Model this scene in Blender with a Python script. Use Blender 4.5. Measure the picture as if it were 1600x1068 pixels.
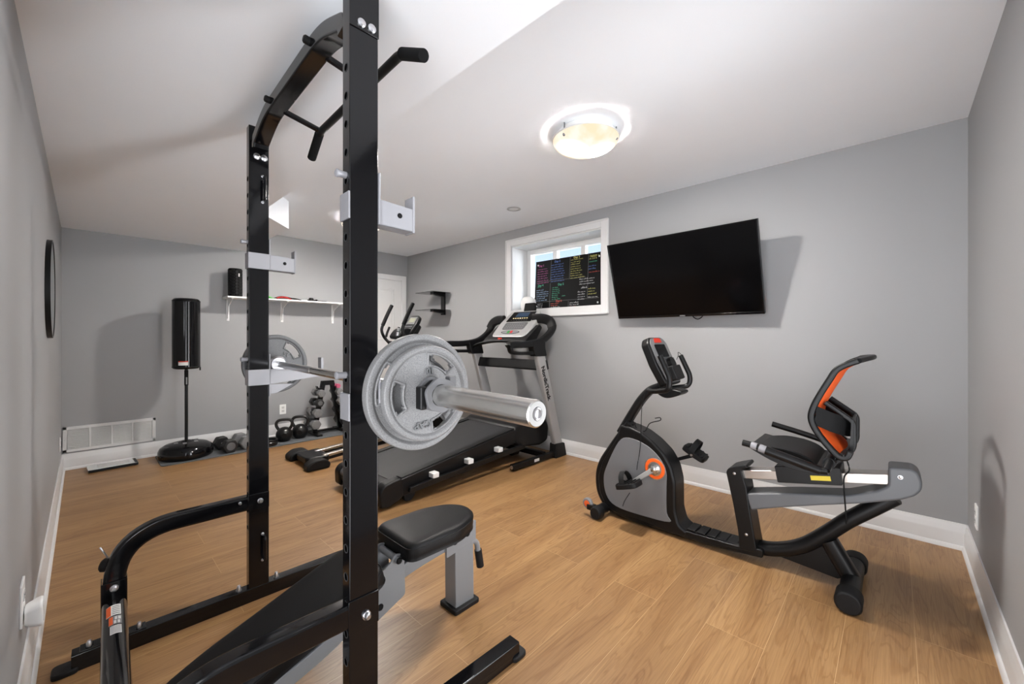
import bpy, bmesh, math, random
from mathutils import Vector, Matrix
PI = math.pi
R = math.radians
random.seed(7)
scene = bpy.context.scene
COL = scene.collection
for o in list(bpy.data.objects):
    bpy.data.objects.remove(o)

# ------------------------------------------------------------------ camera, sky, lamps, exposure
cam = bpy.data.objects.new('camera', bpy.data.cameras.new('camera'))
COL.objects.link(cam)
cam.location = (0, 0, 1.204)
cam.rotation_euler = (R(90), 0, R(-46.606))
cam.data.sensor_width = 36
cam.data.lens = 632.5 / 1600 * 36
cam.data.shift_y = -0.005
cam.data.clip_start = 0.02
scene.camera = cam

LAMP_GLOW = 850.0          # radiance of the lamp bowl where the bulbs shine through
FILL_SIDE = 7.4  # strength of the added fill through the left wall gap
FILL_NEAR = 16.0  # strength of the added fill through the near wall gap
world = bpy.data.worlds.new('sky')  # window sky plus added fill glow
scene.world = world
world.use_nodes = True
wn, wl = world.node_tree.nodes, world.node_tree.links
wn.clear()
w_out = wn.new('ShaderNodeOutputWorld')
w_bg = wn.new('ShaderNodeBackground')
w_co = wn.new('ShaderNodeTexCoord')
w_sep = wn.new('ShaderNodeSeparateXYZ')
wl.new(w_co.outputs['Generated'], w_sep.inputs[0])
w_up = wn.new('ShaderNodeValToRGB')           # blue sky seen through the window (+x side): pale at the horizon
w_up.color_ramp.elements[0].position = 0.0
w_up.color_ramp.elements[0].color = (0.80, 0.90, 1.0, 1)
w_up.color_ramp.elements[1].position = 0.5
w_up.color_ramp.elements[1].color = (0.25, 0.48, 0.95, 1)
wl.new(w_sep.outputs['Z'], w_up.inputs[0])
prev = w_up.outputs[0]
for axis, glow in (('Y', FILL_NEAR), ('X', FILL_SIDE)):      # added fill glow that enters by the two made-up wall openings
    w_m = wn.new('ShaderNodeMapRange')
    w_m.inputs['From Min'].default_value = -0.1
    w_m.inputs['From Max'].default_value = -0.4
    wl.new(w_sep.outputs[axis], w_m.inputs['Value'])
    w_mix = wn.new('ShaderNodeMix')
    w_mix.data_type = 'RGBA'
    wl.new(w_m.outputs['Result'], w_mix.inputs['Factor'])
    wl.new(prev, w_mix.inputs['A'])
    w_s = wn.new('ShaderNodeMath')                            # fill shaped by height: strongest just below the horizon, to light the ceiling
    w_s.operation = 'MULTIPLY_ADD'
    w_s.inputs[1].default_value = 0.5
    w_s.inputs[2].default_value = 0.5
    wl.new(w_sep.outputs['Z'], w_s.inputs[0])
    w_z = wn.new('ShaderNodeValToRGB')
    els = w_z.color_ramp.elements
    els[0].position, els[0].color = 0.13, (0.16, 0.16, 0.16, 1)
    els[1].position, els[1].color = 0.60, (0.26, 0.26, 0.26, 1)
    for p_, v_ in ((0.31, 1.0), (0.47, 1.0)):
        e_ = els.new(p_)
        e_.color = (v_, v_, v_, 1)
    wl.new(w_s.outputs[0], w_z.inputs[0])
    w_g = wn.new('ShaderNodeMath')
    w_g.operation = 'MULTIPLY'
    w_g.inputs[1].default_value = glow
    wl.new(w_z.outputs[0], w_g.inputs[0])
    w_c = wn.new('ShaderNodeVectorMath')
    w_c.operation = 'SCALE'
    w_c.inputs[0].default_value = (0.97, 0.99, 1.03)
    wl.new(w_g.outputs[0], w_c.inputs['Scale'])
    wl.new(w_c.outputs[0], w_mix.inputs['B'])
    prev = w_mix.outputs['Result']
wl.new(w_mix.outputs['Result'], w_bg.inputs['Color'])
w_bg.inputs['Strength'].default_value = 1.0
wl.new(w_bg.outputs[0], w_out.inputs[0])

vs = scene.view_settings
vs.view_transform = 'Standard'
vs.look = 'None'
vs.gamma = 1.0
vs.use_curve_mapping = False
vs.exposure = 0.54


# ------------------------------------------------------------------ materials
def srgb(r, g, b):
    def f(c):
        c /= 255.0
        return c / 12.92 if c <= 0.04045 else ((c + 0.055) / 1.055) ** 2.4
    return (f(r), f(g), f(b), 1.0)


MATS = {}


def mat(name, color, rough=0.5, metal=0.0, bump=0.0, bscale=200.0, var=0.0, vscale=6.0, coat=0.0, spec=0.5, stretch=None):
    """a procedural painted / metal / plastic surface: noise varies the tone and the relief"""
    m = bpy.data.materials.new(name)
    m.use_nodes = True
    nt = m.node_tree
    b = nt.nodes['Principled BSDF']
    b.inputs['Base Color'].default_value = color
    b.inputs['Roughness'].default_value = rough
    b.inputs['Metallic'].default_value = metal
    b.inputs['Specular IOR Level'].default_value = spec
    b.inputs['Coat Weight'].default_value = coat
    b.inputs['Coat Roughness'].default_value = 0.05
    tc = nt.nodes.new('ShaderNodeTexCoord')
    mp = nt.nodes.new('ShaderNodeMapping')
    nt.links.new(tc.outputs['Object'], mp.inputs[0])
    if stretch:
        mp.inputs['Scale'].default_value = stretch
    if var > 0:
        n = nt.nodes.new('ShaderNodeTexNoise')
        n.inputs['Scale'].default_value = vscale
        n.inputs['Detail'].default_value = 4
        mx = nt.nodes.new('ShaderNodeMix')
        mx.data_type = 'RGBA'
        mx.inputs['A'].default_value = tuple(c * (1 - var) for c in color[:3]) + (1,)
        mx.inputs['B'].default_value = tuple(min(1, c * (1 + var)) for c in color[:3]) + (1,)
        nt.links.new(mp.outputs[0], n.inputs['Vector'])
        nt.links.new(n.outputs['Fac'], mx.inputs['Factor'])
        nt.links.new(mx.outputs['Result'], b.inputs['Base Color'])
    if bump > 0:
        n2 = nt.nodes.new('ShaderNodeTexNoise')
        n2.inputs['Scale'].default_value = bscale
        n2.inputs['Detail'].default_value = 3
        bp = nt.nodes.new('ShaderNodeBump')
        bp.inputs['Strength'].default_value = bump
        bp.inputs['Distance'].default_value = 0.002
        nt.links.new(mp.outputs[0], n2.inputs['Vector'])
        nt.links.new(n2.outputs['Fac'], bp.inputs['Height'])
        nt.links.new(bp.outputs[0], b.inputs['Normal'])
    MATS[name] = m
    return m


def emit_mat(name, color, strength):
    m = mat(name, color, 0.3)
    b = m.node_tree.nodes['Principled BSDF']
    b.inputs['Emission Color'].default_value = color
    b.inputs['Emission Strength'].default_value = strength
    return m


mat('wall_paint', srgb(150, 150.5, 151.5), 0.55, bump=0.10, bscale=350, var=0.015, vscale=1.5)
mat('ceiling_paint', srgb(241, 244, 248), 0.85, bump=0.12, bscale=260, var=0.01)
mat('trim_paint', srgb(212, 212, 212), 0.32, var=0.01)
mat('door_paint', srgb(212, 212, 211), 0.4, var=0.01)
mat('gloss_black', srgb(10, 10, 12), 0.11, bump=0.03, bscale=90, coat=0.12, spec=0.34)
mat('satin_black', srgb(11, 11, 12), 0.40, bump=0.05, bscale=300, spec=0.28)
mat('matte_black', srgb(11, 11, 12), 0.75, spec=0.25, bump=0.15, bscale=300, var=0.1)
mat('rubber', srgb(14, 14, 15), 0.6, bump=0.2, bscale=250, var=0.15, spec=0.3)
mat('vinyl', srgb(12, 12, 13), 0.46, spec=0.22, bump=0.35, bscale=420, var=0.25, vscale=5)
mat('foam', srgb(11, 11, 12), 0.9, spec=0.2, bump=0.3, bscale=300)
mat('zinc', srgb(205, 205, 208), 0.28, 1.0, var=0.06, vscale=40)
mat('chrome', srgb(205, 204, 202), 0.2, 1.0, bump=0.04, bscale=60, stretch=(1, 0.05, 1))
mat('brushed', srgb(222, 221, 218), 0.26, 1.0, bump=0.12, bscale=220, var=0.05, vscale=60, stretch=(1, 0.03, 1))
mat('sleeve_end', srgb(150, 149, 147), 0.4, 0.2)
mat('rail_steel', srgb(190, 184, 178), 0.3, 1.0, var=0.05, vscale=8)
mat('silver_paint', srgb(138, 138, 142), 0.42, 0.1, bump=0.05, bscale=300)
mat('silver_plastic', srgb(178, 178, 177), 0.38, 0.35, var=0.02)
mat('upright_silver', srgb(158, 158, 158), 0.42, 0.3, var=0.03)
mat('bench_grey', srgb(126, 128, 131), 0.42, 0.1, bump=0.06, bscale=300, var=0.03)
mat('bike_grey', srgb(104, 105, 107), 0.5, 0.0, bump=0.08, bscale=400)
mat('cover_grey', srgb(92, 94, 97), 0.42, 0.0, bump=0.05, bscale=400)
mat('mid_grey', srgb(90, 90, 92), 0.5)
mat('mat_grey', srgb(88, 91, 94), 0.9, bump=0.5, bscale=500, var=0.1)
mat('belt', srgb(40, 40, 42), 0.5, spec=0.35, bump=0.15, bscale=400, var=0.35, vscale=2.5, stretch=(0.7, 6, 1))
mat('orange', srgb(236, 96, 22), 0.5)
mat('orange_mesh', srgb(232, 92, 18), 0.75, bump=0.8, bscale=500)
mat('dark_red', srgb(190, 48, 30), 0.5)
mat('white_plastic', srgb(236, 236, 235), 0.35)
mat('label_white', srgb(215, 215, 214), 0.5)
mat('label_orange', srgb(226, 96, 40), 0.5)
mat('label_grey', srgb(120, 120, 122), 0.5)
mat('label_yellow', srgb(214, 190, 50), 0.5)
mat('print_black', srgb(12, 12, 13), 0.6)
mat('screen', srgb(4, 4, 5), 0.16, spec=0.22)
mat('glass_black', srgb(14, 14, 15), 0.08, spec=0.6)
mat('hole_shade', srgb(3, 3, 3), 0.9, spec=0.0)  # near-black painted in for the shade inside holes and slots
mat('hole_rim', srgb(44, 44, 46), 0.4)  # lip lighter than the post, its metal glint painted in
mat('hex_grey', srgb(120, 121, 122), 0.55, 0.2, bump=0.25, bscale=200, var=0.15, vscale=30)
mat('hex_black', srgb(20, 20, 21), 0.5, bump=0.2, bscale=200)
mat('kettle', srgb(17, 17, 18), 0.33, bump=0.1, bscale=120)
mat('pink', srgb(190, 84, 116), 0.5)
mat('green', srgb(70, 190, 40), 0.7, bump=0.3, bscale=200)
mat('red', srgb(196, 40, 36), 0.7, bump=0.3, bscale=200)
mat('vent_paint', srgb(208, 208, 208), 0.45)
mat('vent_dark', srgb(178, 178, 178), 0.7)
mat('mirror', srgb(225, 227, 228), 0.03, 1.0)
mat('scale_glass', srgb(205, 208, 208), 0.15, 0.0, spec=0.8)
mat('lcd_blue', srgb(40, 60, 84), 0.2)
mat('lcd_green', srgb(104, 106, 88), 0.3)
mat('btn_green', srgb(30, 140, 50), 0.4)
mat('btn_red', srgb(200, 40, 36), 0.4)
emit_mat('indicator', srgb(250, 225, 170), 0.6)


def hammertone(name, col, dark):
    m = mat(name, col, 0.48, 0.0)
    nt = m.node_tree
    b = nt.nodes['Principled BSDF']
    tc = nt.nodes.new('ShaderNodeTexCoord')
    n = nt.nodes.new('ShaderNodeTexNoise')
    n.inputs['Scale'].default_value = 620
    n.inputs['Detail'].default_value = 2
    nt.links.new(tc.outputs['Object'], n.inputs['Vector'])
    rp = nt.nodes.new('ShaderNodeValToRGB')
    rp.color_ramp.elements[0].position = 0.36
    rp.color_ramp.elements[0].color = dark
    rp.color_ramp.elements[1].position = 0.6
    rp.color_ramp.elements[1].color = col
    nt.links.new(n.outputs['Fac'], rp.inputs[0])
    nt.links.new(rp.outputs[0], b.inputs['Base Color'])
    bp = nt.nodes.new('ShaderNodeBump')
    bp.inputs['Strength'].default_value = 0.3
    bp.inputs['Distance'].default_value = 0.001
    nt.links.new(n.outputs['Fac'], bp.inputs['Height'])
    nt.links.new(bp.outputs[0], b.inputs['Normal'])
    return m


hammertone('hammertone', srgb(122, 122, 122), srgb(92, 92, 93))
hammertone('hammertone_dark', srgb(98, 99, 100), srgb(76, 77, 78))


def floor_material():
    m = bpy.data.materials.new('oak_laminate')
    m.use_nodes = True
    nt = m.node_tree
    L = nt.links.new
    b = nt.nodes['Principled BSDF']
    tc = nt.nodes.new('ShaderNodeTexCoord')
    mp = nt.nodes.new('ShaderNodeMapping')
    mp.inputs['Location'].default_value = (0.35, 0.06, 0)
    L(tc.outputs['Object'], mp.inputs[0])
    br = nt.nodes.new('ShaderNodeTexBrick')
    br.offset = 0.37
    br.inputs['Scale'].default_value = 1.0
    br.inputs['Brick Width'].default_value = 1.32
    br.inputs['Row Height'].default_value = 0.213
    br.inputs['Mortar Size'].default_value = 0.0008
    br.inputs['Mortar Smooth'].default_value = 0.2
    br.inputs['Bias'].default_value = 0.0
    br.inputs['Color1'].default_value = (0, 0, 0, 1)
    br.inputs['Color2'].default_value = (1, 1, 1, 1)
    br.inputs['Mortar'].default_value = (0.5, 0.5, 0.5, 1)
    L(mp.outputs[0], br.inputs['Vector'])
    # per-plank offset for the grain
    ad = nt.nodes.new('ShaderNodeVectorMath')
    ad.operation = 'MULTIPLY_ADD'
    ad.inputs[1].default_value = (7.0, 3.0, 11.0)
    L(br.outputs['Color'], ad.inputs[0])
    L(mp.outputs[0], ad.inputs[2])
    g1 = nt.nodes.new('ShaderNodeMapping')
    g1.inputs['Scale'].default_value = (0.9, 7.5, 1)
    L(ad.outputs[0], g1.inputs[0])
    n1 = nt.nodes.new('ShaderNodeTexNoise')
    n1.inputs['Scale'].default_value = 1.6
    n1.inputs['Detail'].default_value = 2.5
    n1.inputs['Roughness'].default_value = 0.55
    n1.inputs['Distortion'].default_value = 0.6
    L(g1.outputs[0], n1.inputs['Vector'])
    g2 = nt.nodes.new('ShaderNodeMapping')
    g2.inputs['Scale'].default_value = (2.2, 70.0, 1)
    L(ad.outputs[0], g2.inputs[0])
    n2 = nt.nodes.new('ShaderNodeTexNoise')
    n2.inputs['Scale'].default_value = 3.0
    n2.inputs['Detail'].default_value = 4
    L(g2.outputs[0], n2.inputs['Vector'])
    r1 = nt.nodes.new('ShaderNodeValToRGB')
    r1.color_ramp.elements[0].position = 0.3
    r1.color_ramp.elements[0].color = srgb(138, 103, 67)
    r1.color_ramp.elements[1].position = 0.72
    r1.color_ramp.elements[1].color = srgb(163, 128, 87)
    L(n1.outputs['Fac'], r1.inputs[0])
    r2 = nt.nodes.new('ShaderNodeValToRGB')
    r2.color_ramp.elements[0].position = 0.33
    r2.color_ramp.elements[0].color = (0.74, 0.70, 0.66, 1)
    r2.color_ramp.elements[1].position = 0.6
    r2.color_ramp.elements[1].color = (1, 1, 1, 1)
    L(n2.outputs['Fac'], r2.inputs[0])
    mu = nt.nodes.new('ShaderNodeMix')
    mu.data_type = 'RGBA'
    mu.blend_type = 'MULTIPLY'
    mu.inputs['Factor'].default_value = 0.7
    L(r1.outputs[0], mu.inputs['A'])
    L(r2.outputs[0], mu.inputs['B'])
    # cathedral figure: contour lines of the slow noise
    sn = nt.nodes.new('ShaderNodeMath')
    sn.operation = 'MULTIPLY'
    sn.inputs[1].default_value = 62.0
    L(n1.outputs['Fac'], sn.inputs[0])
    s2 = nt.nodes.new('ShaderNodeMath')
    s2.operation = 'SINE'
    L(sn.outputs[0], s2.inputs[0])
    r4 = nt.nodes.new('ShaderNodeValToRGB')
    r4.color_ramp.elements[0].position = 0.45
    r4.color_ramp.elements[0].color = (1, 1, 1, 1)
    r4.color_ramp.elements[1].position = 1.0
    r4.color_ramp.elements[1].color = (0.80, 0.74, 0.68, 1)
    L(s2.outputs[0], r4.inputs[0])
    m4 = nt.nodes.new('ShaderNodeMix')
    m4.data_type = 'RGBA'
    m4.blend_type = 'MULTIPLY'
    m4.inputs['Factor'].default_value = 0.75
    L(mu.outputs['Result'], m4.inputs['A'])
    L(r4.outputs[0], m4.inputs['B'])
    mu = m4
    # plank tone
    r3 = nt.nodes.new('ShaderNodeValToRGB')
    r3.color_ramp.elements[0].color = (0.92, 0.91, 0.90, 1)
    r3.color_ramp.elements[1].color = (1.06, 1.06, 1.05, 1)
    L(br.outputs['Color'], r3.inputs[0])
    m2 = nt.nodes.new('ShaderNodeMix')
    m2.data_type = 'RGBA'
    m2.blend_type = 'MULTIPLY'
    m2.inputs['Factor'].default_value = 1.0
    L(mu.outputs['Result'], m2.inputs['A'])
    L(r3.outputs[0], m2.inputs['B'])
    # plank seams: a thin pale line, the bevel's highlight painted in
    m3 = nt.nodes.new('ShaderNodeMix')
    m3.data_type = 'RGBA'
    m3.inputs['B'].default_value = srgb(182, 150, 110)
    L(br.outputs['Fac'], m3.inputs['Factor'])
    L(m2.outputs['Result'], m3.inputs['A'])
    L(m3.outputs['Result'], b.inputs['Base Color'])
    b.inputs['Roughness'].default_value = 0.36
    b.inputs['Specular IOR Level'].default_value = 0.45
    bp = nt.nodes.new('ShaderNodeBump')
    bp.inputs['Strength'].default_value = 0.12
    bp.inputs['Distance'].default_value = 0.001
    L(n2.outputs['Fac'], bp.inputs['Height'])
    L(bp.outputs[0], b.inputs['Normal'])
    MATS['oak_laminate'] = m


floor_material()


def lamp_glass_material():
    """frosted alabaster bowl lit from inside by two bulbs"""
    m = bpy.data.materials.new('lamp_glass')
    m.use_nodes = True
    nt = m.node_tree
    L = nt.links.new
    nt.nodes.clear()
    out = nt.nodes.new('ShaderNodeOutputMaterial')
    em = nt.nodes.new('ShaderNodeEmission')
    tc = nt.nodes.new('ShaderNodeTexCoord')
    # two bulbs behind the frosted bowl: bright patches below them, creamy alabaster elsewhere
    best = None
    for cx, cy in ((0.062, -0.05), (-0.062, 0.05)):
        d = nt.nodes.new('ShaderNodeVectorMath')
        d.operation = 'DISTANCE'
        d.inputs[1].default_value = (cx, cy, -0.112)
        L(tc.outputs['Object'], d.inputs[0])
        if best is None:
            best = d.outputs['Value']
        else:
            mn = nt.nodes.new('ShaderNodeMath')
            mn.operation = 'MINIMUM'
            L(best, mn.inputs[0])
            L(d.outputs['Value'], mn.inputs[1])
            best = mn.outputs[0]
    n = nt.nodes.new('ShaderNodeTexNoise')
    n.inputs['Scale'].default_value = 12
    n.inputs['Detail'].default_value = 3
    L(tc.outputs['Object'], n.inputs['Vector'])
    rp = nt.nodes.new('ShaderNodeValToRGB')
    rp.color_ramp.elements[0].position = 0.35
    rp.color_ramp.elements[0].color = (1.0, 0.80, 0.56, 1)
    rp.color_ramp.elements[1].position = 0.62
    rp.color_ramp.elements[1].color = (1.0, 0.92, 0.80, 1)
    L(n.outputs['Fac'], rp.inputs[0])
    hot = nt.nodes.new('ShaderNodeMapRange')
    hot.interpolation_type = 'SMOOTHSTEP'
    hot.inputs['From Min'].default_value = 0.15
    hot.inputs['From Max'].default_value = 0.02
    hot.inputs['To Min'].default_value = 0.0
    hot.inputs['To Max'].default_value = 1.0
    L(best, hot.inputs['Value'])
    pw = nt.nodes.new('ShaderNodeMath')
    pw.operation = 'POWER'
    pw.inputs[1].default_value = 7.0
    L(hot.outputs['Result'], pw.inputs[0])
    cm_ = nt.nodes.new('ShaderNodeMix')
    cm_.data_type = 'RGBA'
    L(hot.outputs['Result'], cm_.inputs['Factor'])
    L(rp.outputs[0], cm_.inputs['A'])
    cm_.inputs['B'].default_value = (1.0, 0.95, 0.91, 1)
    st = nt.nodes.new('ShaderNodeMapRange')
    st.inputs['To Min'].default_value = 0.76
    st.inputs['To Max'].default_value = LAMP_GLOW
    L(pw.outputs[0], st.inputs['Value'])
    L(cm_.outputs['Result'], em.inputs['Color'])
    L(st.outputs['Result'], em.inputs['Strength'])
    L(em.outputs[0], out.inputs[0])
    MATS['lamp_glass'] = m


lamp_glass_material()


def pane_material():
    m = bpy.data.materials.new('window_glass')
    m.use_nodes = True
    nt = m.node_tree
    nt.nodes.clear()
    out = nt.nodes.new('ShaderNodeOutputMaterial')
    tr = nt.nodes.new('ShaderNodeBsdfTransparent')
    tr.inputs[0].default_value = (0.93, 0.96, 0.97, 1)
    gl = nt.nodes.new('ShaderNodeBsdfGlossy')
    gl.inputs['Roughness'].default_value = 0.02
    fr = nt.nodes.new('ShaderNodeFresnel')
    fr.inputs[0].default_value = 1.45
    mx = nt.nodes.new('ShaderNodeMixShader')
    nt.links.new(fr.outputs[0], mx.inputs[0])
    nt.links.new(tr.outputs[0], mx.inputs[1])
    nt.links.new(gl.outputs[0], mx.inputs[2])
    nt.links.new(mx.outputs[0], out.inputs[0])
    MATS['window_glass'] = m


pane_material()


# ------------------------------------------------------------------ mesh helpers
def V(*a):
    return Vector(a)


def spline(pts, n=8):
    """Catmull-Rom through the points"""
    P = [Vector(p) for p in pts]
    out = []
    for i in range(len(P) - 1):
        p0 = P[i - 1] if i > 0 else P[i] * 2 - P[i + 1]
        p1, p2 = P[i], P[i + 1]
        p3 = P[i + 2] if i + 2 < len(P) else P[i + 1] * 2 - P[i]
        for k in range(n):
            t = k / n
            out.append(0.5 * ((2 * p1) + (p2 - p0) * t + (2 * p0 - 5 * p1 + 4 * p2 - p3) * t * t
                              + (3 * p1 - p0 - 3 * p2 + p3) * t ** 3))
    out.append(P[-1])
    return out


def fillet(pts, r, n=6):
    """polyline with rounded corners"""
    P = [Vector(p) for p in pts]
    out = [P[0]]
    for i in range(1, len(P) - 1):
        a, b, c = P[i - 1], P[i], P[i + 1]
        u, v = (a - b), (c - b)
        d = min(r, u.length * 0.49, v.length * 0.49)
        s, e = b + u.normalized() * d, b + v.normalized() * d
        for k in range(n + 1):
            t = k / n
            out.append(s * (1 - t) ** 2 + b * 2 * t * (1 - t) + e * t * t)
    out.append(P[-1])
    return out


def rrect(w, h, r=0.005, n=3):
    pts = []
    for cx, cy, a0 in ((w / 2 - r, h / 2 - r, 0), (-w / 2 + r, h / 2 - r, 90), (-w / 2 + r, -h / 2 + r, 180), (w / 2 - r, -h / 2 + r, 270)):
        for k in range(n + 1):
            a = R(a0 + 90 * k / n)
            pts.append((cx + r * math.cos(a), cy + r * math.sin(a)))
    return pts


def circ(r, n=14):
    return [(r * math.cos(2 * PI * k / n), r * math.sin(2 * PI * k / n)) for k in range(n)]


def rpoly(poly, r, n=4):
    """closed 2-D polygon with rounded corners"""
    P = [Vector((p[0], p[1])) for p in poly]
    N = len(P)
    out = []
    for i in range(N):
        a, b, c = P[i - 1], P[i], P[(i + 1) % N]
        u, v = a - b, c - b
        d = min(r, u.length * 0.45, v.length * 0.45)
        s, e = b + u.normalized() * d, b + v.normalized() * d
        for k in range(n + 1):
            t = k / n
            q = s * (1 - t) ** 2 + b * 2 * t * (1 - t) + e * t * t
            out.append((q.x, q.y))
    return out


def cspline(poly, n=5):
    """closed smooth curve through 2-D points"""
    P = [Vector((p[0], p[1], 0)) for p in poly]
    N = len(P)
    out = []
    for i in range(N):
        p0, p1, p2, p3 = P[i - 1], P[i], P[(i + 1) % N], P[(i + 2) % N]
        for k in range(n):
            t = k / n
            q = 0.5 * ((2 * p1) + (p2 - p0) * t + (2 * p0 - 5 * p1 + 4 * p2 - p3) * t * t + (3 * p1 - p0 - 3 * p2 + p3) * t ** 3)
            out.append((q.x, q.y))
    return out


def W(o):
    """world matrix of a thing or part from its own transform chain"""
    m = Matrix()
    while o is not None:
        m = Matrix.LocRotScale(o.location, o.rotation_euler, o.scale) @ m
        o = o.parent
    return m


class MB:
    def __init__(s):
        s.bm = bmesh.new()

    def xf(s, verts, M):
        if M is not None:
            for v in verts:
                v.co = M @ v.co

    def box(s, x0, x1, y0, y1, z0, z1, M=None):
        c = [s.bm.verts.new(p) for p in ((x0, y0, z0), (x1, y0, z0), (x1, y1, z0), (x0, y1, z0),
                                         (x0, y0, z1), (x1, y0, z1), (x1, y1, z1), (x0, y1, z1))]
        for f in ((0, 3, 2, 1), (4, 5, 6, 7), (0, 1, 5, 4), (1, 2, 6, 5), (2, 3, 7, 6), (3, 0, 4, 7)):
            s.bm.faces.new([c[i] for i in f])
        s.xf(c, M)
        return s

    def prism(s, poly, plane, a, b, M=None, inset=0.0):
        """polygon in plane 'yz' / 'xz' / 'xy' extruded along the third axis from a to b"""
        def P(p, t):
            if plane == 'yz':
                return (t, p[0], p[1])
            if plane == 'xz':
                return (p[0], t, p[1])
            return (p[0], p[1], t)
        lo = [s.bm.verts.new(P(p, a)) for p in poly]
        hi = [s.bm.verts.new(P(p, b)) for p in poly]
        n = len(poly)
        s.bm.faces.new(lo)
        s.bm.faces.new(hi[::-1])
        for i in range(n):
            s.bm.faces.new((lo[i], hi[i], hi[(i + 1) % n], lo[(i + 1) % n]))
        s.xf(lo + hi, M)
        return s

    def tube(s, pts, sec, up=(0, 0, 1), caps=True, closed=False, scale=None, M=None):
        """section swept along a path; up is a hint kept in every frame"""
        if isinstance(sec, (int, float)):
            sec = circ(sec)
        P = [Vector(p) for p in pts]
        up = Vector(up)
        rings, n = [], len(P)
        for i, p in enumerate(P):
            if closed:
                t = P[(i + 1) % n] - P[i - 1]
            else:
                t = (P[min(i + 1, n - 1)] - P[max(i - 1, 0)])
            t.normalize()
            u = up
            if abs(t.dot(u)) > 0.985:
                u = Vector((1, 0, 0)) if abs(t.x) < 0.9 else Vector((0, 1, 0))
            a = t.cross(u).normalized()
            b = a.cross(t).normalized()
            k = 1.0 if scale is None else scale(i / (n - 1))
            # keep the wall parallel on sharp corners
            rings.append([s.bm.verts.new(p + a * q[0] * k + b * q[1] * k) for q in sec])
        m = len(sec)
        for i in range(n if closed else n - 1):
            A, B = rings[i], rings[(i + 1) % n]
            for j in range(m):
                s.bm.faces.new((A[j], A[(j + 1) % m], B[(j + 1) % m], B[j]))
        if caps and not closed:
            s.bm.faces.new(rings[0][::-1])
            s.bm.faces.new(rings[-1])
        s.xf([v for r_ in rings for v in r_], M)
        return s

    def cyl(s, p0, p1, r, r1=None, n=24):
        r1 = r if r1 is None else r1
        p0, p1 = Vector(p0), Vector(p1)
        return s.tube([p0, p1], circ(1.0, n), scale=lambda t: r + (r1 - r) * t)

    def lathe(s, prof, c=(0, 0, 0), axis=(0, 0, 1), n=32):
        """profile of (radius, height) turned about an axis through c"""
        q = Vector((0, 0, 1)).rotation_difference(Vector(axis)).to_matrix().to_4x4()
        M = Matrix.Translation(Vector(c)) @ q
        rings = []
        for r, z in prof:
            if r < 1e-6:
                rings.append([s.bm.verts.new(M @ Vector((0, 0, z)))])
            else:
                rings.append([s.bm.verts.new(M @ Vector((r * math.cos(2 * PI * k / n), r * math.sin(2 * PI * k / n), z))) for k in range(n)])
        for A, B in zip(rings, rings[1:]):
            for k in range(n):
                k2 = (k + 1) % n
                if len(A) == 1 and len(B) == 1:
                    continue
                if len(A) == 1:
                    s.bm.faces.new((A[0], B[k], B[k2]))
                elif len(B) == 1:
                    s.bm.faces.new((A[k], A[k2], B[0]))
                else:
                    s.bm.faces.new((A[k], A[k2], B[k2], B[k]))
        return s

    def grid(s, rows, thick=0.0):
        """surface through rows of points, given a thickness along its normal"""
        g = [[s.bm.verts.new(p) for p in r_] for r_ in rows]
        fs = []
        for A, B in zip(g, g[1:]):
            for j in range(len(A) - 1):
                fs.append(s.bm.faces.new((A[j], A[j + 1], B[j + 1], B[j])))
        if thick:
            bmesh.ops.recalc_face_normals(s.bm, faces=fs)
            bmesh.ops.solidify(s.bm, geom=fs, thickness=thick)
        return s

    def build(s, name, m, parent=None, bevel=0.0, seg=2, smooth=38, org=None):
        bm = s.bm
        bmesh.ops.recalc_face_normals(bm, faces=bm.faces[:])
        me = bpy.data.meshes.new(name)
        if parent is not None:
            bm.transform(W(parent).inverted())
        elif org is not None:
            bm.transform(Matrix.Translation(-Vector(org)))
        bm.to_mesh(me)
        bm.free()
        me.materials.append(MATS[m])
        for p in me.polygons:
            p.use_smooth = True
        me.set_sharp_from_angle(angle=R(smooth))
        o = bpy.data.objects.new(name, me)
        COL.objects.link(o)
        if parent is not None:
            o.parent = parent
        elif org is not None:
            o.location = org
        if bevel > 0:
            b = o.modifiers.new('bevel', 'BEVEL')
            b.width = bevel
            b.segments = seg
            b.limit_method = 'ANGLE'
            b.angle_limit = R(40)
        wnm = o.modifiers.new('weighted_normals', 'WEIGHTED_NORMAL')
        wnm.keep_sharp = True
        return o


def tag(o, label, cat, group=None, kind=None):
    o['label'] = label
    o['category'] = cat
    if group:
        o['group'] = group
    if kind:
        o['kind'] = kind
    return o


def thing(name, label, cat, loc=(0, 0, 0), rz=0.0, group=None):
    o = bpy.data.objects.new(name, None)
    o.empty_display_size = 0.1
    COL.objects.link(o)
    o.location = loc
    o.rotation_euler = (0, 0, rz)
    return tag(o, label, cat, group)


def struct(o):
    o['kind'] = 'structure'
    return o


def dup(root, loc, rz=None, label=None, group=None):
    r = root.copy()
    COL.objects.link(r)
    r.location = loc
    if rz is not None:
        r.rotation_euler = (0, 0, rz)
    if label:
        r['label'] = label
    if group:
        r['group'] = group
    for ch in list(root.children):
        c = ch.copy()
        COL.objects.link(c)
        c.parent = r
        for g in list(ch.children):
            d = g.copy()
            COL.objects.link(d)
            d.parent = c
    return r


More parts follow.
